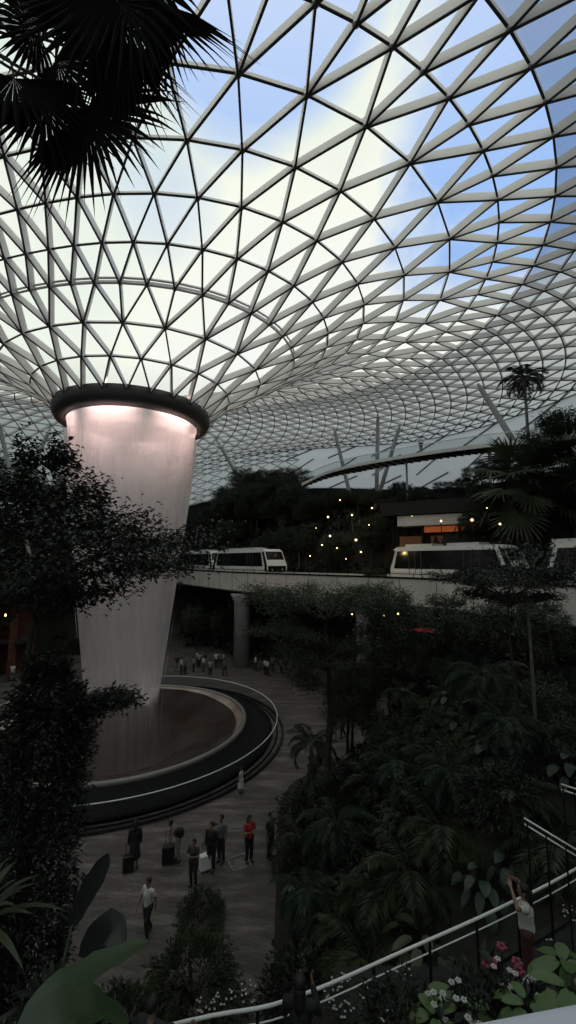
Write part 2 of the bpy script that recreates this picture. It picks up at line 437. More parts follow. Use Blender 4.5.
# ------------------------------------------------------------------ waterfall
def curtain_r(z):   # radius of the falling sheet at height z
    return max(2.1, 4.42 - .085 * max(0., 21.7 - z) - .042 * max(0., 18.3 - z))
def build_waterfall():
    root = tag(empty('waterfall', (AX, AY, 0)), 'tall round curtain of water falling from the roof opening into the basin', 'waterfall')
    m = bpy.data.materials.new('falling_water'); m.use_nodes = True; t = m.node_tree; t.nodes.clear()
    d = t.nodes.new('ShaderNodeBsdfDiffuse'); d.inputs[0].default_value = (.93, .91, .90, 1)
    tl = t.nodes.new('ShaderNodeBsdfTranslucent'); tl.inputs[0].default_value = (.93, .91, .90, 1)
    tr = t.nodes.new('ShaderNodeBsdfTransparent')
    a = t.nodes.new('ShaderNodeMixShader'); a.inputs[0].default_value = .5
    x = t.nodes.new('ShaderNodeMixShader')
    c = t.nodes.new('ShaderNodeTexCoord'); mp = t.nodes.new('ShaderNodeMapping'); mp.inputs['Scale'].default_value = (1.5, 1.5, .09)
    t.links.new(c.outputs['Object'], mp.inputs[0])
    n = t.nodes.new('ShaderNodeTexNoise'); n.inputs['Scale'].default_value = 1.6; n.inputs['Detail'].default_value = 7; n.inputs['Roughness'].default_value = .62
    t.links.new(mp.outputs[0], n.inputs['Vector'])
    r = ramp(t, n.outputs['Fac'], [(.34, (.015,) * 3), (.52, (.055,) * 3), (.75, (.26,) * 3)])
    sp = t.nodes.new('ShaderNodeSeparateXYZ'); t.links.new(c.outputs['Object'], sp.inputs[0])
    mr = t.nodes.new('ShaderNodeMapRange'); mr.inputs['From Min'].default_value = 17.5; mr.inputs['From Max'].default_value = 21.2
    mr.inputs['To Min'].default_value = 0.; mr.inputs['To Max'].default_value = .5; t.links.new(sp.outputs['Z'], mr.inputs['Value'])
    ad = t.nodes.new('ShaderNodeMath'); ad.operation = 'ADD'; ad.use_clamp = True
    t.links.new(r.outputs[0], ad.inputs[0]); t.links.new(mr.outputs[0], ad.inputs[1])
    o = t.nodes.new('ShaderNodeOutputMaterial')
    t.links.new(d.outputs[0], a.inputs[1]); t.links.new(tl.outputs[0], a.inputs[2])
    t.links.new(ad.outputs[0], x.inputs[0]); t.links.new(tr.outputs[0], x.inputs[1]); t.links.new(a.outputs[0], x.inputs[2]); t.links.new(x.outputs[0], o.inputs[0])
    zs = [21.75 - 24. * (i / 50) ** 1.1 for i in range(51)]
    for k, (dr, nm) in enumerate(((0, 'water_sheet'), (-.16, 'water_sheet'), (-.30, 'water_sheet'))):
        b = B(); b.lathe([(curtain_r(z) + dr, z) for z in zs], n=96); b.build(nm, m, root, True)
    # threads and drops torn from the sheet
    b = B()
    for k in range(420):
        th = rnd.uniform(0, 2 * PI); z0 = 21.2 - rnd.random() ** .9 * 21.5; L = rnd.uniform(.5, 3.2); dr = rnd.gauss(0, .13) * (1 + (21 - z0) * .05)
        z1 = max(-2, z0 - L); w = rnd.uniform(.006, .018)
        r0, r1 = curtain_r(z0) + dr, curtain_r(z1) + dr
        p = [Vector((r0 * math.cos(th), r0 * math.sin(th), z0)), Vector(((r0 + r1) / 2 * math.cos(th), (r0 + r1) / 2 * math.sin(th), (z0 + z1) / 2)), Vector((r1 * math.cos(th), r1 * math.sin(th), z1))]
        b.tube(p, [w * .3, w, w * .3], 3)
    mw = mat('water_thread', (.8, .78, .76), .3, trans=.5); b.build('water_thread', mw, root)['kind'] = 'stuff'
    # spray volume between the sheets, and the mist rising in the basin
    def vol(name, dens, col=(1, .98, .96)):
        vm = bpy.data.materials.new(name); vm.use_nodes = True; t = vm.node_tree; t.nodes.clear()
        s = t.nodes.new('ShaderNodeVolumeScatter'); s.inputs['Density'].default_value = dens; s.inputs['Color'].default_value = (*col, 1); s.inputs['Anisotropy'].default_value = .2
        o = t.nodes.new('ShaderNodeOutputMaterial'); t.links.new(s.outputs[0], o.inputs['Volume']); return vm
    zz = zs[3:49:3]
    prof = [(curtain_r(z) + .22, z) for z in zz] + [(curtain_r(z) - .55, z) for z in zz[::-1]]
    b = B(); b.lathe(prof, n=64, closed=True); b.build('spray', vol('spray_air', .13), root, True)
    b = B(); b.lathe([(.01, 2.6), (3.2, 2.3), (5.4, 1.7), (7.0, 1.2), (7.7, .75), (6.6, .25), (4.2, -.4), (.01, -1.2)], n=64); b.build('mist', vol('basin_mist', .20), root, True)
    # unseen pink lamps added above the ring to brighten the top of the water
    for k in range(6):
        l = bpy.data.lights.new('added_ring_spot', 'SPOT'); l.energy = 1900; l.color = (1, .66, .61); l.spot_size = 1.5; l.spot_blend = 1; l.shadow_soft_size = .3
        o = bpy.data.objects.new('added_ring_spot', l); COL.objects.link(o); a = 2 * PI * (k + .5) / 6
        o.location = (AX + 2.6 * math.cos(a), AY + 2.6 * math.sin(a), 23.6)
        l2 = bpy.data.lights.new('added_basin_spot', 'SPOT'); l2.energy = 130; l2.color = (1, .97, .94); l2.spot_size = 1.9; l2.spot_blend = 1; l2.shadow_soft_size = .25  # unseen basin lamp added to brighten the lower water
        o2 = bpy.data.objects.new('added_basin_spot', l2); COL.objects.link(o2); o2.location = (AX + 5.6 * math.cos(a), AY + 5.6 * math.sin(a), .35)
        o2.rotation_euler = Vector((-.42 * math.cos(a), -.42 * math.sin(a), 1)).to_track_quat('-Z', 'Y').to_euler()
        dv = Vector((.75 * math.cos(a), .75 * math.sin(a), -1)); o.rotation_euler = dv.to_track_quat('-Z', 'Y').to_euler()
build_waterfall()

# ------------------------------------------------------------------ train bridge and trains
PATH = [Vector(p) for p in ((-24, 77), (-17, 65.6), (-11, 56.5), (-5.2, 48.4), (2, 41.2), (9, 34.4), (12.6, 29), (15.7, 23.2), (22, 11), (27, 1))]
PATH = [Vector((p.x, p.y, 0)) for p in PATH]
def path_at(off=0., step=1.0):
    P = PATH; pts = []
    for i in range(len(P) - 1):
        p0 = P[max(i - 1, 0)]; p1 = P[i]; p2 = P[i + 1]; p3 = P[min(i + 2, len(P) - 1)]
        k = max(2, int((p2 - p1).length / step))
        for q in range(k):
            t = q / k
            pts.append(.5 * ((2 * p1) + (p2 - p0) * t + (2 * p0 - 5 * p1 + 4 * p2 - p3) * t * t + (3 * p1 - p0 - 3 * p2 + p3) * t ** 3))
    pts.append(P[-1]); res = []
    for i, p in enumerate(pts):
        d = (pts[min(i + 1, len(pts) - 1)] - pts[max(i - 1, 0)]).normalized(); nrm = Vector((-d.y, d.x, 0))
        if nrm.y < 0: nrm = -nrm
        res.append((p + nrm * off, d, nrm))
    return res
def sweep(b, prof, pts):   # prof: list of (offset, z), closed
    k = len(b.v); m = len(prof)
    for p, d, nn in pts:
        for o, z in prof: b.v.append(tuple(p + nn * o + Vector((0, 0, z))))
    for i in range(len(pts) - 1):
        for j in range(m):
            a = k + i * m + j; c = k + i * m + (j + 1) % m; b.f.append((a, c, c + m, a + m))
    b.f.append(tuple(range(k, k + m))[::-1]); b.f.append(tuple(range(k + (len(pts) - 1) * m, k + len(pts) * m)))
def build_bridge():
    root = tag(empty('train_bridge', (-5, 48, 0)), 'long pale concrete train bridge crossing above the plaza', 'bridge'); inv = Matrix.Translation((5, -48, 0))
    pts = [(p + Vector((5, -48, 0)), d, n_) for p, d, n_ in path_at(0, 1.0)]
    b = B(); sweep(b, [(0, 8.45), (0, 10.5), (.25, 10.5), (.25, 8.45)], pts); front = b
    b = B(); sweep(b, [(7.0, 8.45), (7.0, 10.5), (7.25, 10.5), (7.25, 8.45)], pts); b.build('fascia', M['concrete'], root)
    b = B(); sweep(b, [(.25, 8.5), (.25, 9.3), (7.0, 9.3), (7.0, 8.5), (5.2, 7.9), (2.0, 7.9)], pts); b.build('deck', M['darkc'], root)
    b = B()
    for i in range(0, len(pts), 3):
        p, d, nn = pts[i]; b.bar(p - nn * .012 + Vector((0, 0, 8.46)), p - nn * .012 + Vector((0, 0, 10.49)), .035, .04, nn)
    multi('fascia', [(front, M['concrete']), (b, M['seam'])], root)
    b = B(); sweep(b, [(-.06, 10.5), (-.06, 10.62), (.32, 10.62), (.32, 10.5)], pts); sweep(b, [(.1, 10.85), (.1, 10.9), (.16, 10.9), (.16, 10.85)], pts)
    for i in range(0, len(pts), 2):
        p, d, nn = pts[i]; b.bar(p + nn * .13 + Vector((0, 0, 10.6)), p + nn * .13 + Vector((0, 0, 10.87)), .05, .05, nn)
    b.build('parapet_rail', M['slate'], root)
    b = B(); sweep(b, [(-.05, 8.35), (-.05, 8.47), (.5, 8.47), (.5, 8.35)], pts); b.build('drip_edge', M['seam'], root)
    for o in (2.0, 5.2):
        b = B(); sweep(b, [(o - .7, 9.3), (o - .7, 9.98), (o + .7, 9.98), (o + .7, 9.3)], pts); b.build('guideway', M['concrete'], root)
    for (x, y, r) in ((-5.3, 49.4, .9), (6.8, 38.6, .7)):
        b = B(); b.tube([(x + 5, y - 48, -.05), (x + 5, y - 48, 7.2), (x + 5, y - 48, 8.1)], [r, r, r * 1.5], 28); b.build('pillar', M['colm'], root, True)
build_bridge()
def build_train(off, s_list, z, label, group):
    pts = path_at(off, .5)
    L = [0.]
    for i in range(1, len(pts)): L.append(L[-1] + (pts[i][0] - pts[i - 1][0]).length)
    def loc(s):
        for i in range(len(L) - 1):
            if L[i + 1] >= s: t = (s - L[i]) / (L[i + 1] - L[i]); return pts[i][0].lerp(pts[i + 1][0], t)
        return pts[-1][0]
    root = None
    for s0, LEN in s_list:
        a, c = loc(s0), loc(s0 + LEN); mid = (a + c) / 2; d = (c - a); ang = math.atan2(d.y, d.x)
        if root is None: root = tag(empty('people_mover_train', (mid.x, mid.y, z)), label, 'train', group)
        W = 2.75; H = 3.2; hl = LEN / 2 - .12
        R = Matrix.Translation(Vector((mid.x, mid.y, z)) - root.location) @ Matrix.Rotation(ang, 4, 'Z')
        def mk(name, bb, m, par, smooth=False):
            bb.v = [tuple(R @ Vector(p)) for p in bb.v]; return bb.build(name, m, par, smooth)
        # body: side profile with sloping ends, rounded roof shoulders
        side = [(-hl + .15, .35), (hl - .15, .35), (hl, .9), (hl, 1.35), (hl - .75, H - .25), (hl - 1.15, H - .04), (-hl + 1.15, H - .04), (-hl + .75, H - .25), (-hl, 1.35), (-hl, .9)]
        b = B(); k = len(side)
        for yy, ins, in ((-W / 2, 0), (W / 2, 0)):
            for x, zz in side: b.v.append((x, yy * (.90 if zz > H - .3 else 1), zz))
        b.f.append(tuple(range(k))); b.f.append(tuple(range(k, 2 * k))[::-1])
        for i in range(k): b.f.append((i, i + k, (i + 1) % k + k, (i + 1) % k))
        body = mk('car', b, M['white'], root)
        # side glazing, both sides, with white end frames left around it
        for sy in (-1, 1):
            b = B(); y = sy * (W / 2 + .012)
            q = [(-hl + .85, 1.22), (hl - .85, 1.22), (hl - 1.28, H - .42), (-hl + 1.28, H - .42)]
            b.add([(x, y, zz) for x, zz in q] + [(x, y - sy * .05, zz) for x, zz in q], [(0, 1, 2, 3), (7, 6, 5, 4), (0, 4, 5, 1), (1, 5, 6, 2), (2, 6, 7, 3), (3, 7, 4, 0)])
            win = b; b = B()
            for x in (-hl * .45, hl * .45):
                for dx in (-.62, 0, .62): b.box((x + dx, sy * (W / 2 + .03), 1.75), (.05, .03, 2.1))
            for bb in (win, b): bb.v = [tuple(R @ Vector(p)) for p in bb.v]
            multi('side_window', [(win, M['window']), (b, M['seam'])], body)
            b = B(); b.box((0, sy * (W / 2 + .006), .7), (LEN - 1.2, .02, .5)); mk('lower_stripe', b, M['concrete'], body)
        for sx in (-1, 1):
            b = B()
            x0, x1 = sx * (hl + .035), sx * (hl - .67)
            q = [(x0, -W / 2 + .12, 1.2), (x0, W / 2 - .12, 1.2), (x1, W / 2 - .26, H - .33), (x1, -W / 2 + .26, H - .33)]
            b.add(q + [(x - sx * .06, y, zz) for x, y, zz in q], [(0, 1, 2, 3), (7, 6, 5, 4), (0, 4, 5, 1), (1, 5, 6, 2), (2, 6, 7, 3), (3, 7, 4, 0)])
            b.box((sx * (hl + .01), 0, .95), (.05, W - .3, .62))
            mk('windscreen', b, M['window'], body)
            for yy in (-.7, .7):
                b = B(); b.ball((sx * (hl + .05), yy, .85), .09, 8, 6); mk('headlight', b, M['steel'], body, True)
            for sy in (-1, 1):   # dark gusset behind the white end frame
                b = B(); y = sy * (W / 2 + .02); q = [(sx * (hl - .02), .7), (sx * (hl - .02), 1.36), (sx * (hl - .72), H - .34), (sx * (hl - .98), H - .34), (sx * (hl - .45), 1.3), (sx * (hl - .45), .7)]
                b.add([(x, y, zz) for x, zz in q] + [(x, y - sy * .06, zz) for x, zz in q], [(0, 1, 4, 5), (1, 2, 3, 4), (11, 10, 7, 6), (10, 9, 8, 7)] + [(i, i + 6, (i + 1) % 6 + 6, (i + 1) % 6) for i in range(6)])
                mk('end_quarter_window', b, M['window'], body)
        for x in (-2.6, 1.6):
            b = B(); b.box((x, 0, H + .08), (2.8, 1.7, .22)); mk('roof_unit', b, M['steel'], body)
        for sx in (-1, 1):
            for sy in (-1, 1):
                b = B(); b.tube([(sx * (hl - 2.2), sy * .75, .32), (sx * (hl - 2.2), sy * 1.05, .32)], .38, 16); mk('wheel', b, M['black'], body, True)
    if len(s_list) > 1:
        s = s_list[0][0] + s_list[0][1]; p = loc(s); d = (loc(s + .6) - loc(s - .6)).normalized(); b = B()
        b.bar(p - d * .9 + Vector((0, 0, z + .75)) - root.location, p + d * .9 + Vector((0, 0, z + .75)) - root.location, .3, .25); b.build('coupler', M['black'], root)
    return root
def path_s(px, off):   # distance along the track whose point lies in picture column px
    pts = path_at(off, .5); s = 0; last = None
    for i in range(1, len(pts)):
        s += (pts[i][0] - pts[i - 1][0]).length; p = pts[i][0]
        if p.y > 3 and 288 + 420 * p.x / (p.y * .994) >= px: return s
    return s
sA = path_s(276, 2.0)
build_train(2.0, [(sA - 12.8, 12.6), (sA - 25.6, 12.6)], 10.05, 'white two-car train with sloping nose, nearer the waterfall', 'trains on the bridge')
sB = path_s(393, 5.2)
build_train(5.2, [(sB, 11.8)], 10.0, 'white train car with long dark window, behind the slender tree crown', 'trains on the bridge')
build_train(5.2, [(path_s(549, 5.2), 9.5)], 10.0, 'white train car cut off by the right edge of the view', 'trains on the bridge')

# ------------------------------------------------------------------ plants
def rnd_unit(n):
    v = NP.normal(size=(n, 3)); return v / np.linalg.norm(v, axis=1, keepdims=True)
def leaves(P, D, L, W, fold=.25, droop=.0):
    """many folded pointed leaves: P bases (n,3), D directions; returns verts, faces"""
    n = len(P); P = np.asarray(P, float); D = np.asarray(D, float); D = D / np.linalg.norm(D, axis=1, keepdims=True)
    R = rnd_unit(n) * .35 + np.array([0, 0, 1.]); S_ = np.cross(D, R); S_ /= np.linalg.norm(S_, axis=1, keepdims=True) + 1e-9
    U = np.cross(S_, D); L = (L * NP.uniform(.7, 1.25, n))[:, None]; W = (W * NP.uniform(.8, 1.2, n))[:, None]
    T_ = P + D * L - np.array([0, 0, 1.]) * droop * L
    Mi = P + D * L * .45
    a = Mi + S_ * W / 2 + U * W * fold; b = Mi - S_ * W / 2 + U * W * fold
    V = np.stack([P, a, T_, b], 1).reshape(-1, 3); k = np.arange(n)[:, None] * 4
    F = np.concatenate([k + np.array([[0, 1, 2]]), k + np.array([[0, 2, 3]])])
    return V, F
class L_:
    def __init__(s): s.v = []; s.f = []; s.k = 0
    def add(s, V, F): s.v.append(V); s.f.append(F + s.k); s.k += len(V)
    def leaves(s, *a, **k): s.add(*leaves(*a, **k))
    def build(s, name, m, parent): return link_mesh(name, np.concatenate(s.v), np.concatenate(s.f), m, parent)
def make(name, label=None, cat=None, group=None, loc=(0, 0, 0)): return tag(empty(name, loc), label, cat, group)

def tiered_tree(name, H, tiers, leafm, trunk_r=.16, leaf=(.16, .07), dens=1.0, seed=1, lean=(0, 0), trunk_top=None, twig=6):
    """layered crown: tiers = (height, radius, thickness, direction or None, spread)"""
    global NP; NP = np.random.default_rng(seed); rr = random.Random(seed)
    root = empty(name); tr = B(); tt = trunk_top or H
    def tp(z): return Vector((lean[0] * z / H + .10 * math.sin(z * .9 + seed), lean[1] * z / H + .08 * math.cos(z * .7 + seed), z))
    tr.tube([tp(tt * i / 10) for i in range(11)], [trunk_r * (1 - .72 * i / 10) * (1.5 if i == 0 else 1) for i in range(11)], 8)
    br = B(); lf = L_()
    for (z, R, th, direc, spread) in tiers:
        nb = max(3, int(7 * (spread or 2 * PI) / (2 * PI)) + 1)
        for k in range(nb):
            a = (direc - spread / 2 + spread * (k + .5) / nb if direc is not None else 2 * PI * (k + rr.random() * .6) / nb)
            Rb = R * rr.uniform(.78, 1.08); base = tp(max(.3, z - R * .28)); tip = Vector((base.x + Rb * math.cos(a), base.y + Rb * math.sin(a), z + rr.uniform(-.1, .1)))
            mid = base.lerp(tip, .45) + Vector((0, 0, R * .10)); pts = [base, mid, base.lerp(tip, .78) + Vector((0, 0, R * .07)), tip]
            r0 = trunk_r * .38; br.tube(pts, [r0, r0 * .6, r0 * .35, r0 * .15], 5)
            for q in range(twig):
                t = .28 + .72 * (q + 1) / twig; c = pts[1].lerp(pts[3], max(0, (t - .45) / .55)) if t > .45 else pts[0].lerp(pts[1], t / .45)
                sa = a + rr.choice((-1, 1)) * rr.uniform(.5, 1.1); ln = R * .32 * rr.uniform(.6, 1.1)
                e = c + Vector((math.cos(sa) * ln, math.sin(sa) * ln, rr.uniform(0, .12) * R)); br.tube([c, e], [r0 * .22, r0 * .08], 3, cap=False)
                n = int(46 * dens * (R / 2.5) ** 1.0 * (0.6 + t))
                ts = NP.uniform(.1, 1.1, n)[:, None]; C = np.array(c)[None] * (1 - ts) + np.array(e)[None] * ts
                C = C + NP.normal(size=(n, 3)) * np.array([R * .11, R * .11, th * .5])
                D = rnd_unit(n) * .8 + np.array([math.cos(sa), math.sin(sa), .15])
                lf.leaves(C, D, leaf[0], leaf[1], droop=.15)
    tr.v += []; trunk = multi('trunk', [(tr, M['bark'])], root, True)
    br.build('branches', M['bark'], root); lf.build('foliage', leafm, root)
    return root
def bush(name, rx, rz, leafm, n=1400, leaf=(.14, .06), seed=3, cone=0.):
    global NP; NP = np.random.default_rng(seed); root = empty(name); b = B(); rr = random.Random(seed)
    u = rnd_unit(n); u[:, 2] = np.abs(u[:, 2]) * 1.5 - .45; rad = NP.uniform(.45, 1.08, n) ** .5
    u = np.sign(u) * np.abs(u) ** .8
    lump = 1 + .22 * np.sin(u[:, 0] * 5 + seed) * np.cos(u[:, 1] * 6) + .12 * np.sin(u[:, 2] * 9 + seed)
    P = u * (rad * lump)[:, None] * np.array([rx, rx, rz]); P[:, 2] += rz * .55
    if cone: P[:, :2] *= (1 - cone * np.clip(P[:, 2:3] / (rz * 1.6), 0, 1))
    P[:, 2] = np.maximum(P[:, 2], .03)
    l = L_(); l.leaves(P, u + rnd_unit(n) * .7, leaf[0], leaf[1], droop=.2)
    for k in range(7):
        a = 2 * PI * k / 7; e = Vector((math.cos(a) * rx * .6, math.sin(a) * rx * .6, rz * rr.uniform(.7, 1.2)))
        b.tube([(0, 0, -.05), e * .4 + Vector((0, 0, .1)), e], [.035, .025, .008], 5)
    b.build('stems', M['bark'], root); l.build('foliage', leafm, root); return root
def frond(l, rach, base, az, L, rise, droop, nl=26, wl=.5, lw=.045, twist=0.):
    """pinnate frond curving out and down"""
    pts = []; p = Vector(base); el = rise; seg = 9
    for i in range(seg + 1):
        pts.append(p.copy()); d = Vector((math.cos(az) * math.cos(el), math.sin(az) * math.cos(el), math.sin(el))); p += d * L / seg; el -= droop / seg * (1 + i * .12)
    rach.tube(pts, [.022 * (1 - .8 * i / seg) for i in range(seg + 1)], 4, cap=False)
    P, D, LL = [], [], []
    side = Vector((-math.sin(az), math.cos(az), 0))
    for k in range(nl):
        t = .14 + .86 * k / (nl - 1); q = t * seg; i = min(int(q), seg - 1); c = pts[i].lerp(pts[i + 1], q - i); d = (pts[i + 1] - pts[i]).normalized()
        ln = wl * math.sin(PI * min(1, .12 + t * .86)) ** .6 + .08
        for s_ in (-1, 1): P.append(c); D.append(tuple(side * s_ + d * .65 + Vector((0, 0, -.22)))); LL.append(ln)
    l.leaves(np.array([tuple(p) for p in P]), np.array(D), np.array(LL), np.full(len(P), lw), fold=.15, droop=.18)
def feather_palm(name, H, nf, L, leafm, trunk_r=.12, seed=1, lw=.05, wl=.5, rise=(.2, 1.3), nl=26, barkm=None):
    global NP; NP = np.random.default_rng(seed); rr = random.Random(seed); root = empty(name); l = L_(); ra = B()
    if H > .3:
        t = B(); t.tube([(math.sin(z * .3) * .1, 0, H * z / 8) for z in range(9)], [trunk_r * (1.35 if z == 0 else 1 - .03 * z) for z in range(9)], 9); t.build('trunk', barkm or M['palebark'], root, True)
    top = Vector((math.sin(8 * .3) * .1 if H > .3 else 0, 0, H))
    for k in range(nf):
        az = k * 2.399 + rr.uniform(-.2, .2); u = k / nf; frond(l, ra, top, az, L * rr.uniform(.85, 1.1), rise[1] - (rise[1] - rise[0]) * u, rr.uniform(1.0, 1.5) + .3 * u, nl, wl, lw)
    ra.build('frond_stalks', M['bark'], root); l.build('fronds', leafm, root); return root
def fan_leaf(l, st, base, hub, nrm, R, n=30, arc=5.2, w=.06, join=.45):
    """fan leaf: blades radiating from hub in the plane of nrm; petiole from base"""
    base, hub, nrm = Vector(base), Vector(hub), Vector(nrm).normalized()
    st.tube([base, base.lerp(hub, .5) + Vector((0, 0, .08 * (hub - base).length)), hub], [.022, .016, .012], 4, cap=False)
    f = (hub - base); f = (f - nrm * f.dot(nrm)); f = f.normalized() if f.length > 1e-4 else nrm.orthogonal(); s_ = nrm.cross(f)
    V, F = [], []; k = 0; da = arc / n
    for i in range(n):
        a = -arc / 2 + da * (i + .5); ln = R * (.72 + .28 * math.cos(a * .55)) * rnd.uniform(.9, 1.06)
        d = f * math.cos(a) + s_ * math.sin(a); c = -f * math.sin(a) + s_ * math.cos(a)
        mr = ln * join; hw = math.tan(da / 2) * mr * .96; dz = Vector((0, 0, -1)) * ln * rnd.uniform(.05, .22)
        V += [hub, hub + d * mr + c * hw - nrm * .012, hub + d * mr + nrm * .03, hub + d * mr - c * hw - nrm * .012, hub + d * ln * .78 + c * hw * .45 + dz * .4, hub + d * ln * .78 - c * hw * .45 + dz * .4, hub + d * ln + dz]
        F += [(k, k + 1, k + 2), (k, k + 2, k + 3), (k + 1, k + 4, k + 2), (k + 2, k + 4, k + 5), (k + 2, k + 5, k + 3), (k + 4, k + 6, k + 5)]; k += 7
    l.add(np.array([tuple(v) for v in V]), np.array(F))
def fan_palm(name, H, nf, stalk, R, leafm, trunk_r=.16, seed=1, n=26, low=-.5):
    rr = random.Random(seed); root = empty(name); l = L_(); st = B()
    t = B(); t.tube([(0, 0, H * z / 8) for z in range(9)], [trunk_r * (1.3 if z == 0 else 1 + .04 * math.sin(z * 2)) for z in range(9)], 9); t.build('trunk', M['bark'], root, True)
    for k in range(nf):
        az = k * 2.399 + rr.uniform(-.2, .2); el = 1.35 - (1.35 - low) * (k + .5) / nf
        d = Vector((math.cos(az) * math.cos(el), math.sin(az) * math.cos(el), math.sin(el))); hub = Vector((0, 0, H)) + d * stalk * rr.uniform(.8, 1.15)
        nr = Vector((-math.cos(az) * math.sin(el), -math.sin(az) * math.sin(el), math.cos(el))) + Vector((rr.uniform(-.3, .3), rr.uniform(-.3, .3), 0)) + d * .5
        fan_leaf(l, st, (0, 0, H), hub, nr, R * rr.uniform(.85, 1.1), n=n)
    st.build('leaf_stalks', M['bark'], root); l.build('fan_leaves', leafm, root); return root
def blade(V, F, base, d, side, up, L, W, shape, bend=.3, lift=.0, seg=8):
    """one broad leaf blade with a midrib fold, built as a strip; shape(t)=half width"""
    k = len(V); base = Vector(base)
    for i in range(seg + 1):
        t = i / seg; c = base + d * L * t + up * (lift * math.sin(PI * t) * L) - Vector((0, 0, 1)) * bend * L * t * t; w = shape(t) * W / 2
        V += [c + side * w + up * w * .22, c, c - side * w + up * w * .22]
    for i in range(seg):
        a = k + i * 3; F += [(a, a + 3, a + 4, a + 1), (a + 1, a + 4, a + 5, a + 2)]
heart = lambda t: (math.sin(PI * min(1, t * .86 + .14)) ** .7) if t < .98 else 0.02
paddle = lambda t: math.sin(PI * (t * .93 + .05)) ** .5 if t < .99 else .02
strap = lambda t: (.35 + .65 * math.sin(PI * (t * .8 + .1))) * (1 - t ** 6)
def big_leaf_plant(name, nl, stalk, L, W, leafm, seed=1, shape=heart, el=(.3, 1.2), bend=.35):
    rr = random.Random(seed); root = empty(name); st = B(); V, F = [], []
    for k in range(nl):
        az = k * 2.399; e = el[1] - (el[1] - el[0]) * k / nl + rr.uniform(-.1, .1); s = stalk * rr.uniform(.7, 1.15)
        d = Vector((math.cos(az) * math.cos(e), math.sin(az) * math.cos(e), math.sin(e))); hub = d * s
        st.tube([(0, 0, -.03), hub * .5 + Vector((0, 0, .1 * s)), hub], [.02, .014, .008], 4, cap=False)
        e2 = e - 1.15; d2 = Vector((math.cos(az) * math.cos(e2), math.sin(az) * math.cos(e2), math.sin(e2))); side = Vector((-math.sin(az), math.cos(az), 0)); up = side.cross(d2)
        if up.z < 0: up = -up
        blade(V, F, hub - d2 * L * .1, d2, side, up, L * rr.uniform(.75, 1.15), W * rr.uniform(.8, 1.1), shape, bend)
    if st.v: st.build('stalks', M['leafD'], root)
    link_mesh('leaves', V, F, leafm, root, True); return root
def strap_rosette(name, n, L, W, leafm, seed=1):
    rr = random.Random(seed); root = empty(name); V, F = [], []
    for k in range(n):
        az = k * 2.399; e = 1.35 - 1.0 * k / n; d = Vector((math.cos(az) * math.cos(e), math.sin(az) * math.cos(e), math.sin(e))); side = Vector((-math.sin(az), math.cos(az), 0)); up = side.cross(d)
        if up.z < 0: up = -up
        blade(V, F, (0, 0, 0), d, side, up, L * rr.uniform(.8, 1.1), W, strap, .35 + .3 * k / n)
    link_mesh('leaves', V, F, leafm, root, True)
    b = B(); b.ball((0, 0, 0), .16, 10, 6, (1, 1, .8)); b.build('crown_base', M['bark'], root, True); return root

placed = set()
def put(proto, x, y, z=None, rz=None, sc=1., label=None, cat=None, group=None):
    """first use moves the prototype itself, later uses copy it with its parts"""
    if proto.name in placed: o = copy_tree(proto)
    else: o = proto; placed.add(proto.name)
    o.location = (x, y, T(x, y) - .08 if z is None else z); o.rotation_euler = (0, 0, rnd.uniform(0, 2 * PI) if rz is None else rz); o.scale = (sc,) * 3
    for k in ('label', 'category', 'group'):
        if k in o: del o[k]
    return tag(o, label, cat, group)

# --- the trees that stand out one by one
R_ = math.radians
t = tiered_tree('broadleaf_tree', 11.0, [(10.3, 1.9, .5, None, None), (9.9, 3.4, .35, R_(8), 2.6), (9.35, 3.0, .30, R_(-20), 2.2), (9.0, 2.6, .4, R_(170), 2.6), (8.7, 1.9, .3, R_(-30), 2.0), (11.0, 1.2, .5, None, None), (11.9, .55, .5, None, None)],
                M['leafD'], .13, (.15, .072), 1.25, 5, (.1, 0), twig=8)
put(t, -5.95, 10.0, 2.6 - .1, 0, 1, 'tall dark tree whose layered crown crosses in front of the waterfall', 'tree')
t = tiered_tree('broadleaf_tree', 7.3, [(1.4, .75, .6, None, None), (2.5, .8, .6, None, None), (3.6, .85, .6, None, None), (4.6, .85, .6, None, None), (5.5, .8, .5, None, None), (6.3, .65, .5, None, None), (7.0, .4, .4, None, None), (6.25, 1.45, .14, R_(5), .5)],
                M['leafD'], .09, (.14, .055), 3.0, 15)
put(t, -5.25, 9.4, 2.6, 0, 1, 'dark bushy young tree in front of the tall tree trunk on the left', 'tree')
t = tiered_tree('broadleaf_tree', 9.3, [(9.2, 3.3, .25, None, None), (8.7, 3.0, .22, None, None), (7.5, 3.0, .22, R_(190), 2.4), (6.3, 2.4, .25, R_(200), 2.2), (6.6, 1.8, .25, R_(0), 1.6), (5.2, 1.8, .3, R_(180), 2)],
                M['leafB'], .19, (.15, .055), 1.7, 23)
put(t, 1.9, 20.6, None, 0, 1, 'flat-crowned tree with horizontal tiers in front of the bridge pillar', 'tree')
t = tiered_tree('broadleaf_tree', 8.2, [(7.6, 1.5, .15, None, None), (7.3, 2.1, .12, None, None), (6.85, 1.3, .12, None, None)], M['leafD'], .08, (.13, .05), 1.5, 31, trunk_top=6.9)
put(t, 7.25, 14.0, 4.0, 0, 1, 'slender tree with thin flat crown in front of the right-hand train', 'tree')
b = empty('slim_trunk_tree'); q = B(); q.tube([(0, 0, 0), (.05, 0, 4), (0, 0, 8.3)], [.07, .055, .035], 8); l = L_(); NP = np.random.default_rng(5); P = NP.normal(size=(500, 3)) * np.array([.7, .7, .25]) + np.array([0, 0, 8.3]); l.leaves(P, rnd_unit(500) + np.array([0, 0, -.3]), .16, .06); l.build('foliage', M['leafC'], b)
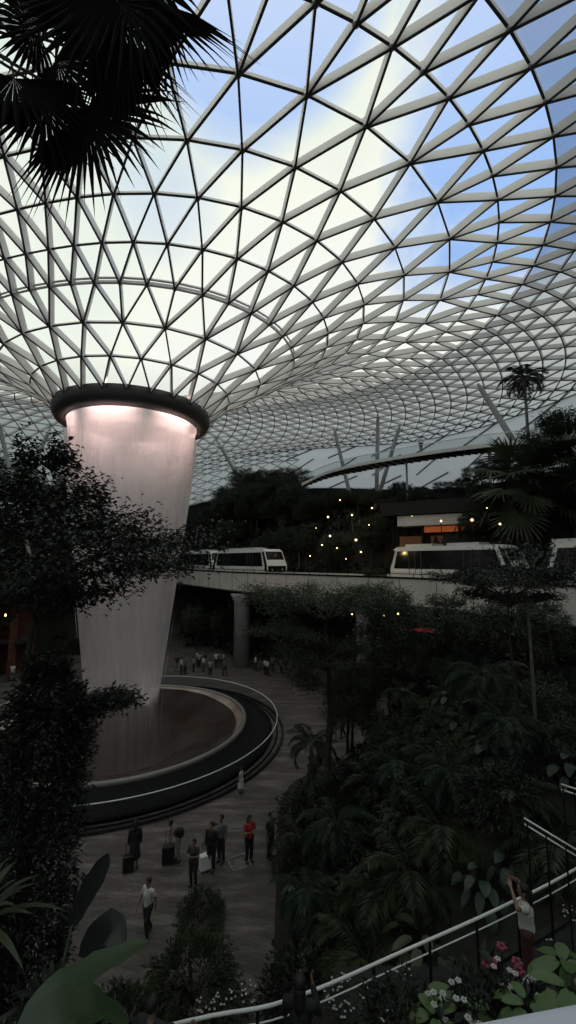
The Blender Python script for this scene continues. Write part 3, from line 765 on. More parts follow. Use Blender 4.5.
for k in range(5): a = k * 1.257; q.tube([(0, 0, 7.6), (.7 * math.cos(a), .7 * math.sin(a), 8.4)], [.03, .01], 5)
q.build('trunk', M['palebark'], b, True)
put(b, 8.15, 14.6, 3.9, 0, 1, 'very thin straight pale trunk beside the slender flat-crowned tree', 'tree')

# fan palm hanging into the top left corner
def corner_palm():
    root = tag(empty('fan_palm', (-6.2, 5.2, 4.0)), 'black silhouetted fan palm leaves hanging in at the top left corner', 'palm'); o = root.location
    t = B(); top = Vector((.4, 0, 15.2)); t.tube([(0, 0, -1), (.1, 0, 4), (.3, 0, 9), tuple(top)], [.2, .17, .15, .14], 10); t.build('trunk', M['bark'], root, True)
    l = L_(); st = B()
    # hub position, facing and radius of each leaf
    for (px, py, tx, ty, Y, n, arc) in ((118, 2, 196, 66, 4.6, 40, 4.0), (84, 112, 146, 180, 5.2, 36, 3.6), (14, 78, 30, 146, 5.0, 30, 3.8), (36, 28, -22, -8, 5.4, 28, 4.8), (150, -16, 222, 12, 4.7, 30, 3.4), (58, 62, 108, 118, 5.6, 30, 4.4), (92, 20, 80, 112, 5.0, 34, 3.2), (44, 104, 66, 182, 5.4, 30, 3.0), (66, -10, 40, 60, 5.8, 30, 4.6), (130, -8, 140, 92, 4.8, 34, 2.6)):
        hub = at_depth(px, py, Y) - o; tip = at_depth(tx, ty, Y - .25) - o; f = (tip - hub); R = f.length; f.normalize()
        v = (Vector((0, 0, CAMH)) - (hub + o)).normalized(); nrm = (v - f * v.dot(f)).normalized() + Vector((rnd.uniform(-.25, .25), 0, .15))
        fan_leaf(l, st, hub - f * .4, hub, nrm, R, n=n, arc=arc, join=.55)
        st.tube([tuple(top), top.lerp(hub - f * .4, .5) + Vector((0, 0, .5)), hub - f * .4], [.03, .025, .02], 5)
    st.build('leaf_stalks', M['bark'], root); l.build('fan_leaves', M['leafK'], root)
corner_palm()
for (x, y, H_, sc, lab) in ((14.8, 33.5, None, 1.0, 'big fan palm spreading behind the right-hand train'),):
    t = fan_palm('fan_palm', 5.5, 26, 2.0, 1.75, M['leafB'], .22, 4, 30, -.7); put(t, 19.6, 34.2, 9.0, .4, 1.55, lab, 'palm')
t = feather_palm('feather_palm', 9.0, 15, 2.3, M['leafD'], .14, 8, .07, .65, (-.5, 1.1)); put(t, 19.5, 33.2, 18.0, 1, 1.0, 'tallest palm silhouetted against the roof above the fan palm', 'palm')
t = tiered_tree('broadleaf_tree', 12, [(11.5, 2.0, .5, None, None), (10.3, 3.0, .5, None, None), (8.9, 3.4, .5, None, None), (7.2, 3.4, .5, None, None), (5.6, 3.2, .5, None, None)], M['leafP'], .25, (.26, .08), 2.0, 41)
put(t, 22.4, 32.5, 11.5, 0, 1, 'big dense tree cut off by the right edge under the roof', 'tree')
# lower-left foreground
t = strap_rosette('birds_nest_fern', 34, 1.25, .10, M['leafB'], 3); put(t, -4.15, 6.1, 7.15, 0, 1, "bird's-nest fern with long strap leaves at the lower left edge", 'fern')
t = strap_rosette('birds_nest_fern', 26, .9, .09, M['leafD'], 7); put(t, -3.35, 6.6, 5.8, 1, 1, "smaller dark strap-leaved fern below the bird's-nest fern", 'fern')
def paddle_leaf(pts, W, m, label, base):
    """one long banana-like plant with its leaf laid along a curve"""
    root = tag(empty('banana_plant', base), label, 'plant'); o = Vector(base); V, F = [], []; st = B()
    for (stalk, rib, w, tiltup) in pts:
        st.tube([Vector((0, 0, 0))] + [Vector(q) - o for q in stalk] + [Vector(rib[0]) - o], [.05] + [.04] * len(stalk) + [.02], 6)
        k = len(V); n = len(rib); fine = []
        for i in range(n - 1):
            for q in range(4): fine.append(Vector(rib[i]).lerp(Vector(rib[i + 1]), q / 4))
        fine.append(Vector(rib[-1])); n = len(fine)
        for i, c in enumerate(fine):
            d = (fine[min(i + 1, n - 1)] - fine[max(i - 1, 0)]).normalized(); s_ = d.cross(Vector(tiltup)).normalized(); u = s_.cross(d); ww = w / 2 * paddle(i / (n - 1)); wob = .04 * math.sin(i * 2.1) * w
            V += [c - o + s_ * ww + u * (ww * .25 + wob), c - o + s_ * ww * .5 + u * ww * .16, c - o, c - o - s_ * ww * .5 + u * ww * .16, c - o - s_ * ww + u * (ww * .25 - wob)]
        for i in range(n - 1):
            for j in range(4): a = k + i * 5 + j; F.append((a, a + 5, a + 6, a + 1))
    st.build('stalk', M['leafBig'], root, True); link_mesh('leaf_blade', V, F, m, root, True); return root
A = lambda px, py, Y: tuple(at_depth(px, py, Y))
paddle_leaf([([(-1.9, 2.3, 8.9)], [A(20, 1040, 2.35), A(60, 992, 2.6), A(105, 965, 2.9), A(150, 940, 3.2)], .25, (0, .25, 1))], .4, M['leafBig'], 'long green banana leaf nearest the camera at the bottom left', (-2.0, 2.1, 6.5))
paddle_leaf([([(-1.7, 2.2, 9.0)], [A(25, 1045, 2.0), A(60, 1015, 2.15), A(95, 1008, 2.3), A(128, 1022, 2.45)], .24, (0, -.2, 1))], .4, M['leafBig'], 'second green banana leaf tucked below the longest one', (-1.5, 1.9, 6.5))
paddle_leaf([([(-3.4, 6.6, 5.2)], [A(72, 925, 6.9), A(84, 895, 7.0), A(97, 872, 7.1), A(108, 853, 7.2)], .34, (.75, -.6, .2))], .4, M['leafGrey'], 'upright grey-green paddle leaf beside the plaza', (-3.4, 6.7, 2.8))
paddle_leaf([([(-2.9, 6.3, 4.6)], [A(84, 958, 6.4), A(100, 935, 6.3), A(112, 925, 6.2), A(126, 945, 6.0)], .40, (.3, -.9, .4))], .4, M['leafGrey'], 'drooping grey-green paddle leaf below the upright one', (-3.0, 6.4, 2.8))
# round shrubs in the planter at the plaza
t1 = bush('round_shrub', .95, .62, M['leafB'], 2400, (.17, .045), 5)
q = on_level(201, 921, 0); put(t1, q.x, q.y, -.05, 0, .78, 'small rounded shrub nearest the standing visitors', 'shrub')
q = on_level(193, 1000, .3); put(t1, q.x, q.y, .25, 2, 1.22, 'larger rounded shrub in front of the small one', 'shrub')
put(t1, -4.1, 11.4, None, 4, 1.0, 'rounded shrub beside the long banana leaf tip', 'shrub')

# --- plants repeated over the slopes
K = dict(
    heartA=big_leaf_plant('heart_leaf_plant', 26, .8, .36, .27, M['leafC'], 2),
    heartB=big_leaf_plant('heart_leaf_plant', 18, .7, .5, .24, M['leafB'], 5, paddle),
    fern=feather_palm('tree_fern', .25, 18, 1.5, M['leafB'], .1, 3, .055, .34, (.1, 1.1), 24),
    fernT=feather_palm('tree_fern', 1.6, 16, 1.7, M['leafC'], .1, 6, .055, .36, (.0, 1.0), 24, M['bark']),
    shrubA=bush('leafy_shrub', 1.0, .9, M['leafD'], 1500, (.16, .07), 9),
    shrubB=bush('leafy_shrub', 1.1, 1.3, M['leafC'], 1700, (.15, .06), 10, .4),
    shrubC=bush('leafy_shrub', .8, 1.0, M['leafB'], 1200, (.13, .06), 12),
    palm=feather_palm('feather_palm', 4.5, 15, 2.4, M['leafM'], .13, 12, .07, .6, (-.4, 1.2)),
    palmS=feather_palm('feather_palm', 2.6, 14, 2.0, M['leafM'], .10, 14, .06, .5, (-.3, 1.2)),
    fan=fan_palm('fan_palm', 3.4, 18, 1.2, 1.1, M['leafP'], .14, 9, 20),
    treeA=tiered_tree('broadleaf_tree', 7.0, [(6.8, 1.4, .5, None, None), (6.0, 2.2, .5, None, None), (5.0, 2.3, .5, None, None), (4.0, 1.9, .5, None, None)], M['leafM'], .15, (.24, .10), 1.5, 51, twig=4),
    treeB=tiered_tree('broadleaf_tree', 8.5, [(8.3, 2.3, .4, None, None), (7.2, 2.6, .4, None, None), (6.2, 1.8, .4, None, None)], M['leafM'], .15, (.22, .09), 1.5, 53, twig=4),
    treeC=tiered_tree('broadleaf_tree', 6.0, [(5.8, 1.0, .5, None, None), (5.0, 1.6, .5, None, None), (4.0, 1.8, .5, None, None), (3.0, 1.5, .5, None, None)], M['leafM'], .12, (.2, .08), 1.5, 57, twig=4),
)
desc = dict(heartA=('dark heart-leaved plant', 'plant'), heartB=('olive paddle-leaved plant', 'plant'), fern=('low feathery fern', 'fern'), fernT=('short-trunked tree fern', 'fern'), shrubA=('very dark leafy shrub', 'shrub'),
            shrubB=('conical blue-green shrub', 'shrub'), shrubC=('small olive leafy shrub', 'shrub'), palm=('thin-trunked feather palm', 'palm'), palmS=('short feather palm', 'palm'), fan=('short fan palm', 'palm'),
            treeA=('dark dense tree', 'tree'), treeB=('dark open-crowned tree', 'tree'), treeC=('blue-green bushy tree', 'tree'))
scattered = []
def scatter(zone, where, kinds, spots, seed, smin=.8, smax=1.3):
    rr = random.Random(seed)
    for (x, y) in spots:
        k = rr.choice(kinds); lab, cat = desc[k]; f = 1.
        if 'back' in zone and x / y > .02:      # kept low beneath the curved footbridge and clear of the palms
            f = .5 if 'top' in zone else .8 if 'middle' in zone else 1.1
            if math.hypot(x - 19.6, y - 34) < 4.5 or math.hypot(x - 15.5, y - 42) < 3.2: continue
        scattered.append((put(K[k], x, y, None, rr.uniform(0, 6.28), rr.uniform(smin, smax) * f, '%s %s' % (lab, where), cat, '%s %s' % (lab + 's', zone)), lab, zone))
def grid(x0, x1, y0, y1, step, seed, ok=lambda x, y: True, jit=.45):
    rr = random.Random(seed); r = []
    y = y0
    while y < y1:
        x = x0
        while x < x1:
            px, py = x + rr.uniform(-jit, jit) * step, y + rr.uniform(-jit, jit) * step
            if ok(px, py): r.append((px, py))
            x += step
        y += step
    return r
vis = lambda x, y, m=60: abs(x) < (288 + m) / 420 * (y * .99)
# right-hand slope
slope = lambda x, y: T(x, y) > .15 and vis(x, y) and bridge_s(x, y) < -1.2
scatter('on the right slope', 'on the near slope between walkway and bridge', ['heartA', 'heartB', 'fern', 'fern', 'shrubA', 'shrubC', 'heartA', 'fernT'], grid(-.6, 12, 12.0, 20, 1.05, 3, slope), 5, .75, 1.15)
scatter('under the bridge line', 'on the far slope just below the bridge', ['shrubA', 'shrubB', 'fernT', 'heartB', 'treeC', 'palmS', 'shrubC', 'fern'], grid(0, 18, 20, 31, 1.6, 4, slope), 6, .55, .95)
# terraces behind the bridge and around the plaza
sback = lambda x, y: max(bridge_s(x, y) - 7., min(y - 55., -24. - x), (-31 - x) * .9)
inroof = lambda x, y: ((x - EX) / EA) ** 2 + ((y - EY) / EB) ** 2 < .94
bk = lambda a, b: (lambda x, y: a < sback(x, y) < b and vis(x, y, 30) and inroof(x, y) and y > 20)
scatter('on the lower back terrace', 'on the lowest terrace behind the bridge', ['treeA', 'treeC', 'shrubB', 'palmS', 'fernT', 'fan'], grid(-46, 22, 24, 70, 1.6, 21, bk(.1, 1.2)), 7, .7, 1.1)
scatter('on the middle back terrace', 'on the middle terrace above the trains', ['treeA', 'treeB', 'palm', 'palmS', 'fan', 'shrubB', 'treeC'], grid(-46, 24, 24, 71, 1.5, 22, bk(1.2, 2.5)), 8, .65, 1.05)
scatter('on the top back terrace', 'on the top terrace against the roof glass', ['treeA', 'treeB', 'palm', 'treeB', 'palmS', 'treeA'], grid(-50, 27, 24, 71, 1.9, 23, bk(2.5, 14)), 9, .7, 1.05)
under = lambda x, y: 2.5 < bridge_s(x, y) < 8.5 and y > 51 and T(x, y) < .3 and vis(x, y, 0)
scatter('under the bridge', 'on the plaza under the bridge', ['treeC', 'shrubC', 'fernT', 'treeC', 'shrubB'], grid(-22, 4, 51, 64, 2.0, 31, under), 33, .8, 1.05)
# loose ground cover
def ground_cover():
    global NP; NP = np.random.default_rng(77); pts = []
    for k in range(30000):
        x, y = NP.uniform(-48, 26), NP.uniform(4.5, 70)
        if not vis(x, y, 20) or not inroof(x, y): continue
        t_ = T(x, y)
        if t_ < .2 or -1.5 < bridge_s(x, y) < 7.6: continue
        if 7 < y < 12.5 and x > -2: continue
        pts.append((x, y, t_ + NP.uniform(-.05, .25)))
    P = np.array(pts); d = P[:, 1]; l = L_(); l.leaves(P, rnd_unit(len(P)) + np.array([0, -.3, 1.0]), .16 + .012 * d, .07 + .007 * d)
    tag(l.build('undergrowth', M['leafD'], None), 'dark low undergrowth covering the planted slopes', 'undergrowth', None, 'stuff')
ground_cover()

# ------------------------------------------------------------------ near walkway with handrails
def catmull(P, n=6):
    P = [Vector(p) for p in P]; r = []
    for i in range(len(P) - 1):
        a, b_, c, d = P[max(i - 1, 0)], P[i], P[i + 1], P[min(i + 2, len(P) - 1)]
        for q in range(n): t = q / n; r.append(.5 * ((2 * b_) + (c - a) * t + (2 * a - 5 * b_ + 4 * c - d) * t * t + (3 * b_ - a - 3 * c + d) * t ** 3))
    return r + [P[-1]]
def walkway():
    C = catmull([(-5.2, 6.2, 4.1), (-1.5, 7.1, 4.1), (0, 7.4, 4.1), (2.2, 8.3, 4.1), (4.3, 9.2, 4.1), (6.4, 10.2, 4.1), (10.5, 12.4, 4.1)])
    root = tag(empty('walkway', (2, 8, 4.1)), 'raised garden walkway crossing below the viewpoint', 'walkway'); o = root.location
    Q = []
    for i, p in enumerate(C):
        d = (C[min(i + 1, len(C) - 1)] - C[max(i - 1, 0)]).normalized(); Q.append((p - o, d, Vector((d.y, -d.x, 0))))
    def sw(prof):
        b = B(); m = len(prof)
        for p, d, n_ in Q:
            for a, z in prof: b.v.append(tuple(p + n_ * a + Vector((0, 0, z))))
        for i in range(len(Q) - 1):
            for j in range(m): q = i * m + j; r = i * m + (j + 1) % m; b.f.append((q, r, r + m, q + m))
        b.f.append(tuple(range(m))[::-1]); b.f.append(tuple(range((len(Q) - 1) * m, len(Q) * m))); return b
    sw([(-.05, -.3), (-.05, 0), (2.0, 0), (2.0, -.3)]).build('deck', M['darkc'], root); sw([(-.2, -4.3), (-.2, .06), (-.06, .06), (-.06, -4.3)]).build('retaining_wall', M['soil'], root)
    g = tag(empty('handrail', (2, 8, 4.1)), 'long double white handrail along the near walkway', 'railing')
    for z, r in ((1.05, .026), (.84, .012)):
        b = B(); b.tube([p + Vector((0, 0, z)) for p, d, n_ in Q], r, 10); b.build('rail', M['white'], g, True)
    for i in range(1, len(Q), 3):
        p, d, n_ = Q[i]; b = B(); b.bar(p + n_ * .02, p + n_ * .02 + Vector((0, 0, 1.03)), .05, .02, n_); b.build('post', M['slate'], g)
walkway()
def side_rail(a, b_, label):
    a, b_ = Vector(a), Vector(b_); g = tag(empty('handrail', tuple(a)), label, 'railing'); L = (b_ - a)
    for z in (1.05, .93):
        b = B(); b.tube([Vector((0, 0, z)), L + Vector((0, 0, z))], .018, 8); b.build('rail', M['white'], g, True)
    for k in range(4):
        b = B(); p = L * (.05 + .3 * k); b.bar(p - Vector((0, 0, .9)), p + Vector((0, 0, 1.0)), .05, .02); b.build('post', M['slate'], g)
    return g
p0, p1 = on_level(524, 818, 6.6), on_level(590, 858, 6.2)
side_rail((p0.x, p0.y, 5.55), (p1.x, p1.y, 5.15), 'short double handrail of the higher path, lower of the two at the right edge')
p0, p1 = on_level(561, 784, 6.8), on_level(600, 797, 6.8)
side_rail((p0.x, p0.y, 5.75), (p1.x, p1.y, 5.75), 'topmost short piece of handrail at the right edge')

# ------------------------------------------------------------------ high curved canopy walkway
def canopy_bridge():
    root = tag(empty('canopy_bridge', (12, 44, 22)), 'slim curved footbridge hanging high under the roof edge', 'bridge'); o = root.location
    cp = [at_depth(*q) for q in ((302, 485, 55), (325, 474, 53), (355, 466, 50), (400, 458, 46), (440, 452, 42), (480, 447, 38), (530, 442, 34), (590, 436, 29))]
    pts = []
    for i in range(len(cp) - 1):
        a, b_, c, d = cp[max(i - 1, 0)], cp[i], cp[i + 1], cp[min(i + 2, len(cp) - 1)]
        for q in range(6): t = q / 6; pts.append(.5 * ((2 * b_) + (c - a) * t + (2 * a - 5 * b_ + 4 * c - d) * t * t + (3 * b_ - a - 3 * c + d) * t ** 3) - o)
    pts.append(cp[-1] - o); P = []
    for i, p in enumerate(pts):
        d = pts[min(i + 1, len(pts) - 1)] - pts[max(i - 1, 0)]; d.z = 0; d.normalize(); n_ = Vector((-d.y, d.x, 0)); n_ = n_ if n_.y > 0 else -n_; P.append((p, d, n_))
    def sw(prof):
        b = B(); k = len(b.v); m = len(prof)
        for i, (p, d, n_) in enumerate(P):
            w = min(1, .25 + i / 14)
            for a, z in prof: b.v.append(tuple(p + n_ * a * w + Vector((0, 0, z))))
        for i in range(len(P) - 1):
            for j in range(m): q = i * m + j; r = i * m + (j + 1) % m; b.f.append((q, r, r + m, q + m))
        b.f.append(tuple(range(m))[::-1]); b.f.append(tuple(range((len(P) - 1) * m, len(P) * m))); return b
    sw([(0, 0), (0, .16), (2.6, .16), (2.6, 0)]).build('deck', M['colm'], root)
    sw([(-.1, -.12), (-.1, .24), (.08, .24), (.08, -.12)]).build('edge_beam', M['steel'], root)
    sw([(2.5, -.12), (2.5, .24), (2.7, .24), (2.7, -.12)]).build('edge_beam', M['steel'], root)
    sw([(.0, 1.05), (.0, 1.12), (.08, 1.12), (.08, 1.05)]).build('handrail', M['steel'], root)
    sw([(.02, .24), (.02, 1.05), (.04, 1.05), (.04, .24)]).build('glass_panel', M['rail_glass'], root)
    b = B()
    for i in range(0, len(P), 1):
        p, d, n_ = P[i]; w = min(1, .25 + i / 14); b.bar(p + Vector((0, 0, -.1)), p + n_ * 2.6 * w + Vector((0, 0, -.1)), .12, .22)
    b.build('cross_rib', M['darkc'], root)
    for (a, z0) in ((18, 10.8), (30, 10.8)):
        p = P[a][0] + P[a][2] * 1.3; b = B(); b.tube([p + Vector((0, 0, -.1)), Vector((p.x, p.y, z0 - o.z))], .12, 10); b.build('support_post', M['colm'], root, True)
canopy_bridge()
# tilted roof columns
def steel_column(a, b_, r, label):
    a, b_ = Vector(a), Vector(b_); dn = (a - b_).normalized()
    for q in range(40):
        if a.z < max(T(a.x, a.y), 12): break
        a = a + dn * .25
    root = tag(empty('steel_column', tuple(a)), label, 'column', 'roof columns'); b = B()
    b.tube([(0, 0, 0), (b_ - a) * .08, (b_ - a) * .5, (b_ - a) * .94, (b_ - a)], [r * .7, r, r * 1.1, r, r * .5], 12); b.build('shaft', M['colm'], root, True)
    b = B(); b.tube([(0, 0, -.2), (0, 0, .15)], r * 1.6, 12); b.build('base_plate', M['slate'], root)
for (q, lab) in (
    ((A(377, 470, 53), A(378, 414, 54)), 'upright roof column left of the curved footbridge middle'),
    ((A(384, 478, 52), A(400, 425, 52)), 'roof column leaning right, crossing the curved footbridge'),
    ((A(499, 418, 37), A(478, 384, 39)), 'roof column leaning left, beside the tallest palm'),
    ((A(240, 480, 68), A(213, 434, 69)), 'roof column leaning left, just right of the waterfall ring'),
    ((A(22, 492, 52), A(52, 424, 58)), 'slanting roof column left of the waterfall'),
    ((A(12, 480, 50), A(-2, 420, 50)), 'roof column at the left edge of the view'),
    ((A(345, 474, 57), A(334, 428, 58)), 'thin roof column leaning left behind the tip of the curved footbridge')):
    steel_column(q[0], q[1], .24, lab)

# ------------------------------------------------------------------ pavilion with shops behind the bridge
def pavilion():
    c = Vector((15.5, 42.6, 11.5)); root = tag(empty('pavilion', tuple(c)), 'flat-roofed dark pavilion with an orange-lit shop front among the trees', 'building')
    R = Matrix.Rotation(-.55, 3, 'Z')
    def bx(name, p, d, m): b = B(); b.box(R @ Vector(p), d, R); return b.build(name, m, root)
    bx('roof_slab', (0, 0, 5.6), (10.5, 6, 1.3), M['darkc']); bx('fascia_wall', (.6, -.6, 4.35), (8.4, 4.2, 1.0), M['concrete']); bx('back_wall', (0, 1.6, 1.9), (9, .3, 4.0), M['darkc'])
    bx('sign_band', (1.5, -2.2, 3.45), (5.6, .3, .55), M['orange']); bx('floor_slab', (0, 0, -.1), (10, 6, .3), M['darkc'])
    for x in (-4.2, -1.2, 2.2, 4.4): b = B(); b.tube([R @ Vector((x, -2.3, 0)), R @ Vector((x, -2.3, 4))], .16, 10); b.build('pillar', M['slate'], root, True)
    for x in (-2.5, .6, 3.2): bx('shop_window', (x, -1.9, 1.6), (2.3, .08, 2.5), mat('lit_shop_glass', (.12, .06, .03), .3, emit=((1., .35, .12), .015)))
    l = bpy.data.lights.new('shop_light', 'POINT'); l.energy = 14; l.color = (1, .5, .2); l.shadow_soft_size = .4; o = bpy.data.objects.new('shop_light', l); COL.objects.link(o); o.parent = root; o.location = R @ Vector((1.5, -1, 2.9))
pavilion()
def left_hall():
    c = Vector((-33.5, 45.5, 0)); root = tag(empty('mall_entrance', tuple(c)), 'dim red-brown mall entrance with a few warm lamps at the left edge', 'building')
    def bx(name, p, d, m): b = B(); b.box(p, d); return b.build(name, m, root)
    mm = mat('red_brown_wall', (.10, .035, .025), .7, vary=.3); bx('wall', (0, 1.2, 3.8), (12, .4, 7.6), mm); bx('canopy', (0, -.3, 7.7), (12.5, 3.4, .5), M['darkc']); bx('canopy', (0, -.1, 3.6), (12.5, 2.8, .35), M['darkc'])
    for x in (-4.5, -1, 2.5, 5.4): bx('pillar', (x, -1.4, 3.8), (.5, .5, 7.6), mm)
    for x in (-2.6, 1.2, 4.2): b = B(); b.ball((x, -1.0, 6.3), .09, 10, 8, (1, 1, 1.6)); b.build('lamp', M['lamp'], root, True)
    l = bpy.data.lights.new('entrance_light', 'POINT'); l.energy = 25; l.color = (1, .35, .18); l.shadow_soft_size = .5; o = bpy.data.objects.new('entrance_light', l); COL.objects.link(o); o.parent = root; o.location = (1.5, -1.2, 5.2)
left_hall()
# little warm lamps glowing between the trees
def garden_lamp():
    r = empty('garden_lamp'); b = B(); b.tube([(0, 0, 0), (0, 0, 1.0)], .03, 6); b.build('post', M['slate'], r); b = B(); b.ball((0, 0, 1.1), .085, 10, 8); b.build('globe', M['lamp'], r, True); return r
gl = garden_lamp()
GP = [(316, 528, 44), (322, 545, 42), (328, 517, 47), (337, 548, 40), (352, 515, 46), (346, 559, 38), (361, 552, 37), (330, 536, 45), (369, 525, 44), (372, 508, 47), (412, 516, 40), (340, 500, 50), (356, 540, 40), (310, 556, 41), (441, 521, 36), (487, 508, 31), (500, 524, 29), (472, 520, 33)]
for i, (px, py, Y) in enumerate(GP):
    p = at_depth(px, py, Y); put(gl, p.x, p.y, p.z - 1.1 * (.5 + (i * 7 % 5) * .18), 0, .5 + (i * 7 % 5) * .18, 'tiny warm garden lamp glowing between the trees behind the bridge', 'lamp', 'garden lamps behind the bridge')
for q in ((326, 530, 43), (345, 552, 38), (352, 516, 46)):
    l = bpy.data.lights.new('garden_light', 'POINT'); l.energy = 45; l.color = (1, .68, .3); l.shadow_soft_size = .1; o = bpy.data.objects.new('garden_light', l); COL.objects.link(o); o.location = at_depth(*q)
LP = [(338, 606, 33), (352, 611, 32), (371, 607, 31), (398, 610, 27), (419, 607, 26), (384, 612, 29)]
for i, (px, py, Y) in enumerate(LP):
    p = at_depth(px, py, Y); o = put(gl, p.x, p.y, p.z - 1.1, 0, .8, 'tiny lamp among the leaves just under the bridge edge', 'lamp', 'small lamps under the bridge')

# ------------------------------------------------------------------ flowers near the viewer
def flower_clump(name, n, r, m, fr=.032, seed=1, stem=.3):
    global NP; rr = random.Random(seed); root = empty(name); b = B(); s = B()
    for k in range(n):
        a = rr.uniform(0, 2 * PI); q = r * rr.random() ** .5; c = Vector((q * math.cos(a), q * math.sin(a), stem + rr.uniform(-.06, .1)))
        s.tube([(c.x * .4, c.y * .4, 0), c], .004, 3, cap=False)
        for j in range(5):
            t = j * 1.2566; d = Vector((math.cos(t), math.sin(t), .5)); b.ball(c + d * fr * .7, fr * .55, 5, 4, (1, 1, .6))
    NP = np.random.default_rng(seed); nl = 90; P = NP.normal(size=(nl, 3)) * np.array([r * .6, r * .6, stem * .3]) + np.array([0, 0, stem * .5]); l = L_(); l.leaves(P, rnd_unit(nl) + np.array([0, 0, .5]), .09, .045)
    s.build('stems', M['leafD'], root); l.build('foliage', M['leafD'], root); b.build('blossoms', m, root); return root
wf = flower_clump('white_flowers', 16, .17, M['flower'], .020, 3)
b = B(); b.box((2.1, 2.5, 8.95), (2.2, 1.1, .5))
o = b.build('planter_trough', M['darkc']); tag(o, 'dark planter trough just below the white parapet', 'planter')
o.location = (0, 0, 0)
def put_at(proto, px, py, Y, sc, label, cat, grp=None, drop=.3, rz=None):
    p = at_depth(px, py, Y); return put(proto, p.x, p.y, p.z - drop * sc, rz, sc, label, cat, grp)
put_at(wf, 515, 990, 2.7, .8, 'white blossoms below the person in the pale top', 'flowers')
put_at(wf, 452, 1012, 2.5, .8, 'white blossoms at the left end of the white parapet', 'flowers')
put_at(wf, 535, 988, 2.8, .6, 'small white blossoms just above the parapet edge on the right', 'flowers')
wr = flower_clump('walkway_flowers', 12, .35, M['flower'], .030, 8, .35)
for i, (px, py) in enumerate(((205, 1000), (226, 992), (245, 984), (330, 990), (345, 1004), (372, 990), (388, 1000), (405, 968), (556, 938), (566, 905), (342, 975), (420, 1000))):
    p = on_level(px, py, 4.4); o = put(wr, p.x, p.y, 4.05, None, .62, 'clump of small white flowers growing along the walkway handrail', 'flowers', 'white flowers along the walkway')
pk = flower_clump('magenta_flowers', 9, .12, M['pink'], .03, 5); put_at(pk, 503, 975, 2.9, 1, 'dark magenta flowers beside the white blossoms', 'flowers')
rd = flower_clump('red_flowers', 26, .5, M['red'], .07, 6, .5); put_at(rd, 421, 632, 21, 1.1, 'red flowers glowing just below the bridge', 'flowers', None, .5)
gp = big_leaf_plant('broad_leaf_plant', 9, .12, .15, .085, M['leafY'], 4, paddle, (.25, 1.3), .15)
put_at(gp, 462, 992, 2.6, 1.0, 'fresh green broad-leaved plant left of the white blossoms', 'plant', None, .15, 0)
put_at(gp, 436, 1003, 2.5, .9, 'fresh green plant nearest the left end of the parapet', 'plant', None, .15, 2)
put_at(gp, 570, 985, 2.5, 1.1, 'fresh green plant at the right edge above the parapet', 'plant', None, .1, 4)
put_at(gp, 562, 958, 2.7, 1.0, 'fresh green leaves at the right edge, higher than the parapet plant', 'plant', None, .1, 1)
put_at(gp, 525, 1000, 2.5, .8, 'low fresh green plant tucked under the white blossoms', 'plant', None, .1, 3)
bb = bush('planter_shrub', .45, .35, M['leafD'], 900, (.09, .04), 19)
for i, (px, py, lab) in enumerate(((400, 1020, 'dark shrub in the trough, left end'), (487, 1010, 'dark shrub in the trough behind the white blossoms'))):
    put_at(bb, px, py, 2.6, .5, lab, 'shrub', None, .35)
# white parapet the view is taken over
def parapet():
    a, c = on_level(415, 1030, 11.25), on_level(600, 995, 11.25); d = (c - a); d.z = 0; d.normalize(); n_ = Vector((d.y, -d.x, 0)); R = Matrix.Rotation(math.atan2(d.y, d.x), 3, 'Z')
    m_ = (a + c) / 2; root = tag(empty('parapet', tuple(m_)), 'white parapet top slanting across the bottom right corner', 'parapet')
    b = B(); b.box(n_ * .16 + Vector((0, 0, -.03)), (2.6, .32, .06), R); o = b.build('coping', M['counter'], root); md = o.modifiers.new('b', 'BEVEL'); md.width = .012; md.segments = 3
    b = B(); b.box(n_ * .2 + Vector((0, 0, -.6)), (2.6, .2, 1.1), R); b.build('wall_face', M['counter'], root)
    b = B(); b.box(n_ * 1.4 + Vector((0, 0, -1.2)), (2.6, 2.4, .12), R); b.build('deck', M['darkc'], root)
parapet()

# ------------------------------------------------------------------ people
PEOPLE_MAT = {}
def cm(name, col, rough=.8):
    if name not in PEOPLE_MAT: PEOPLE_MAT[name] = mat(name, col, rough, vary=.12, scale=9)
    return PEOPLE_MAT[name]
SKIN = (.22, .13, .09)
def fused(name, build, voxel, m, parent):
    """overlapping tapered solids fused into one continuous surface"""
    b = B(); build(b); me = bpy.data.meshes.new(name); me.from_pydata(b.v, [], b.f); o = bpy.data.objects.new(name, me); COL.objects.link(o)
    md = o.modifiers.new('r', 'REMESH'); md.mode = 'VOXEL'; md.voxel_size = voxel
    sm = o.modifiers.new('s', 'SMOOTH'); sm.factor = .6; sm.iterations = 3
    dg = bpy.context.evaluated_depsgraph_get(); dg.update(); nm = bpy.data.meshes.new_from_object(o.evaluated_get(dg)); o.modifiers.clear(); o.data = nm; nm.name = name
    nm.materials.clear(); nm.materials.append(m); nm.polygons.foreach_set('use_smooth', [True] * len(nm.polygons)); o.parent = parent; return o
def limb(b, pts, rad, n=10):
    P = [Vector(p) for p in pts]; Q, R = [], []
    for i in range(len(P) - 1):
        for q in range(3): t = q / 3; Q.append(P[i].lerp(P[i + 1], t)); R.append(rad[i] * (1 - t) + rad[i + 1] * t)
    Q.append(P[-1]); R.append(rad[-1]); b.tube(Q, R, n)
    for p, r in ((P[0], rad[0]), (P[-1], rad[-1])): b.ball(p, r, 10, 8)
    for p, r in zip(P[1:-1], rad[1:-1]): b.ball(p, r * 1.02, 10, 8)
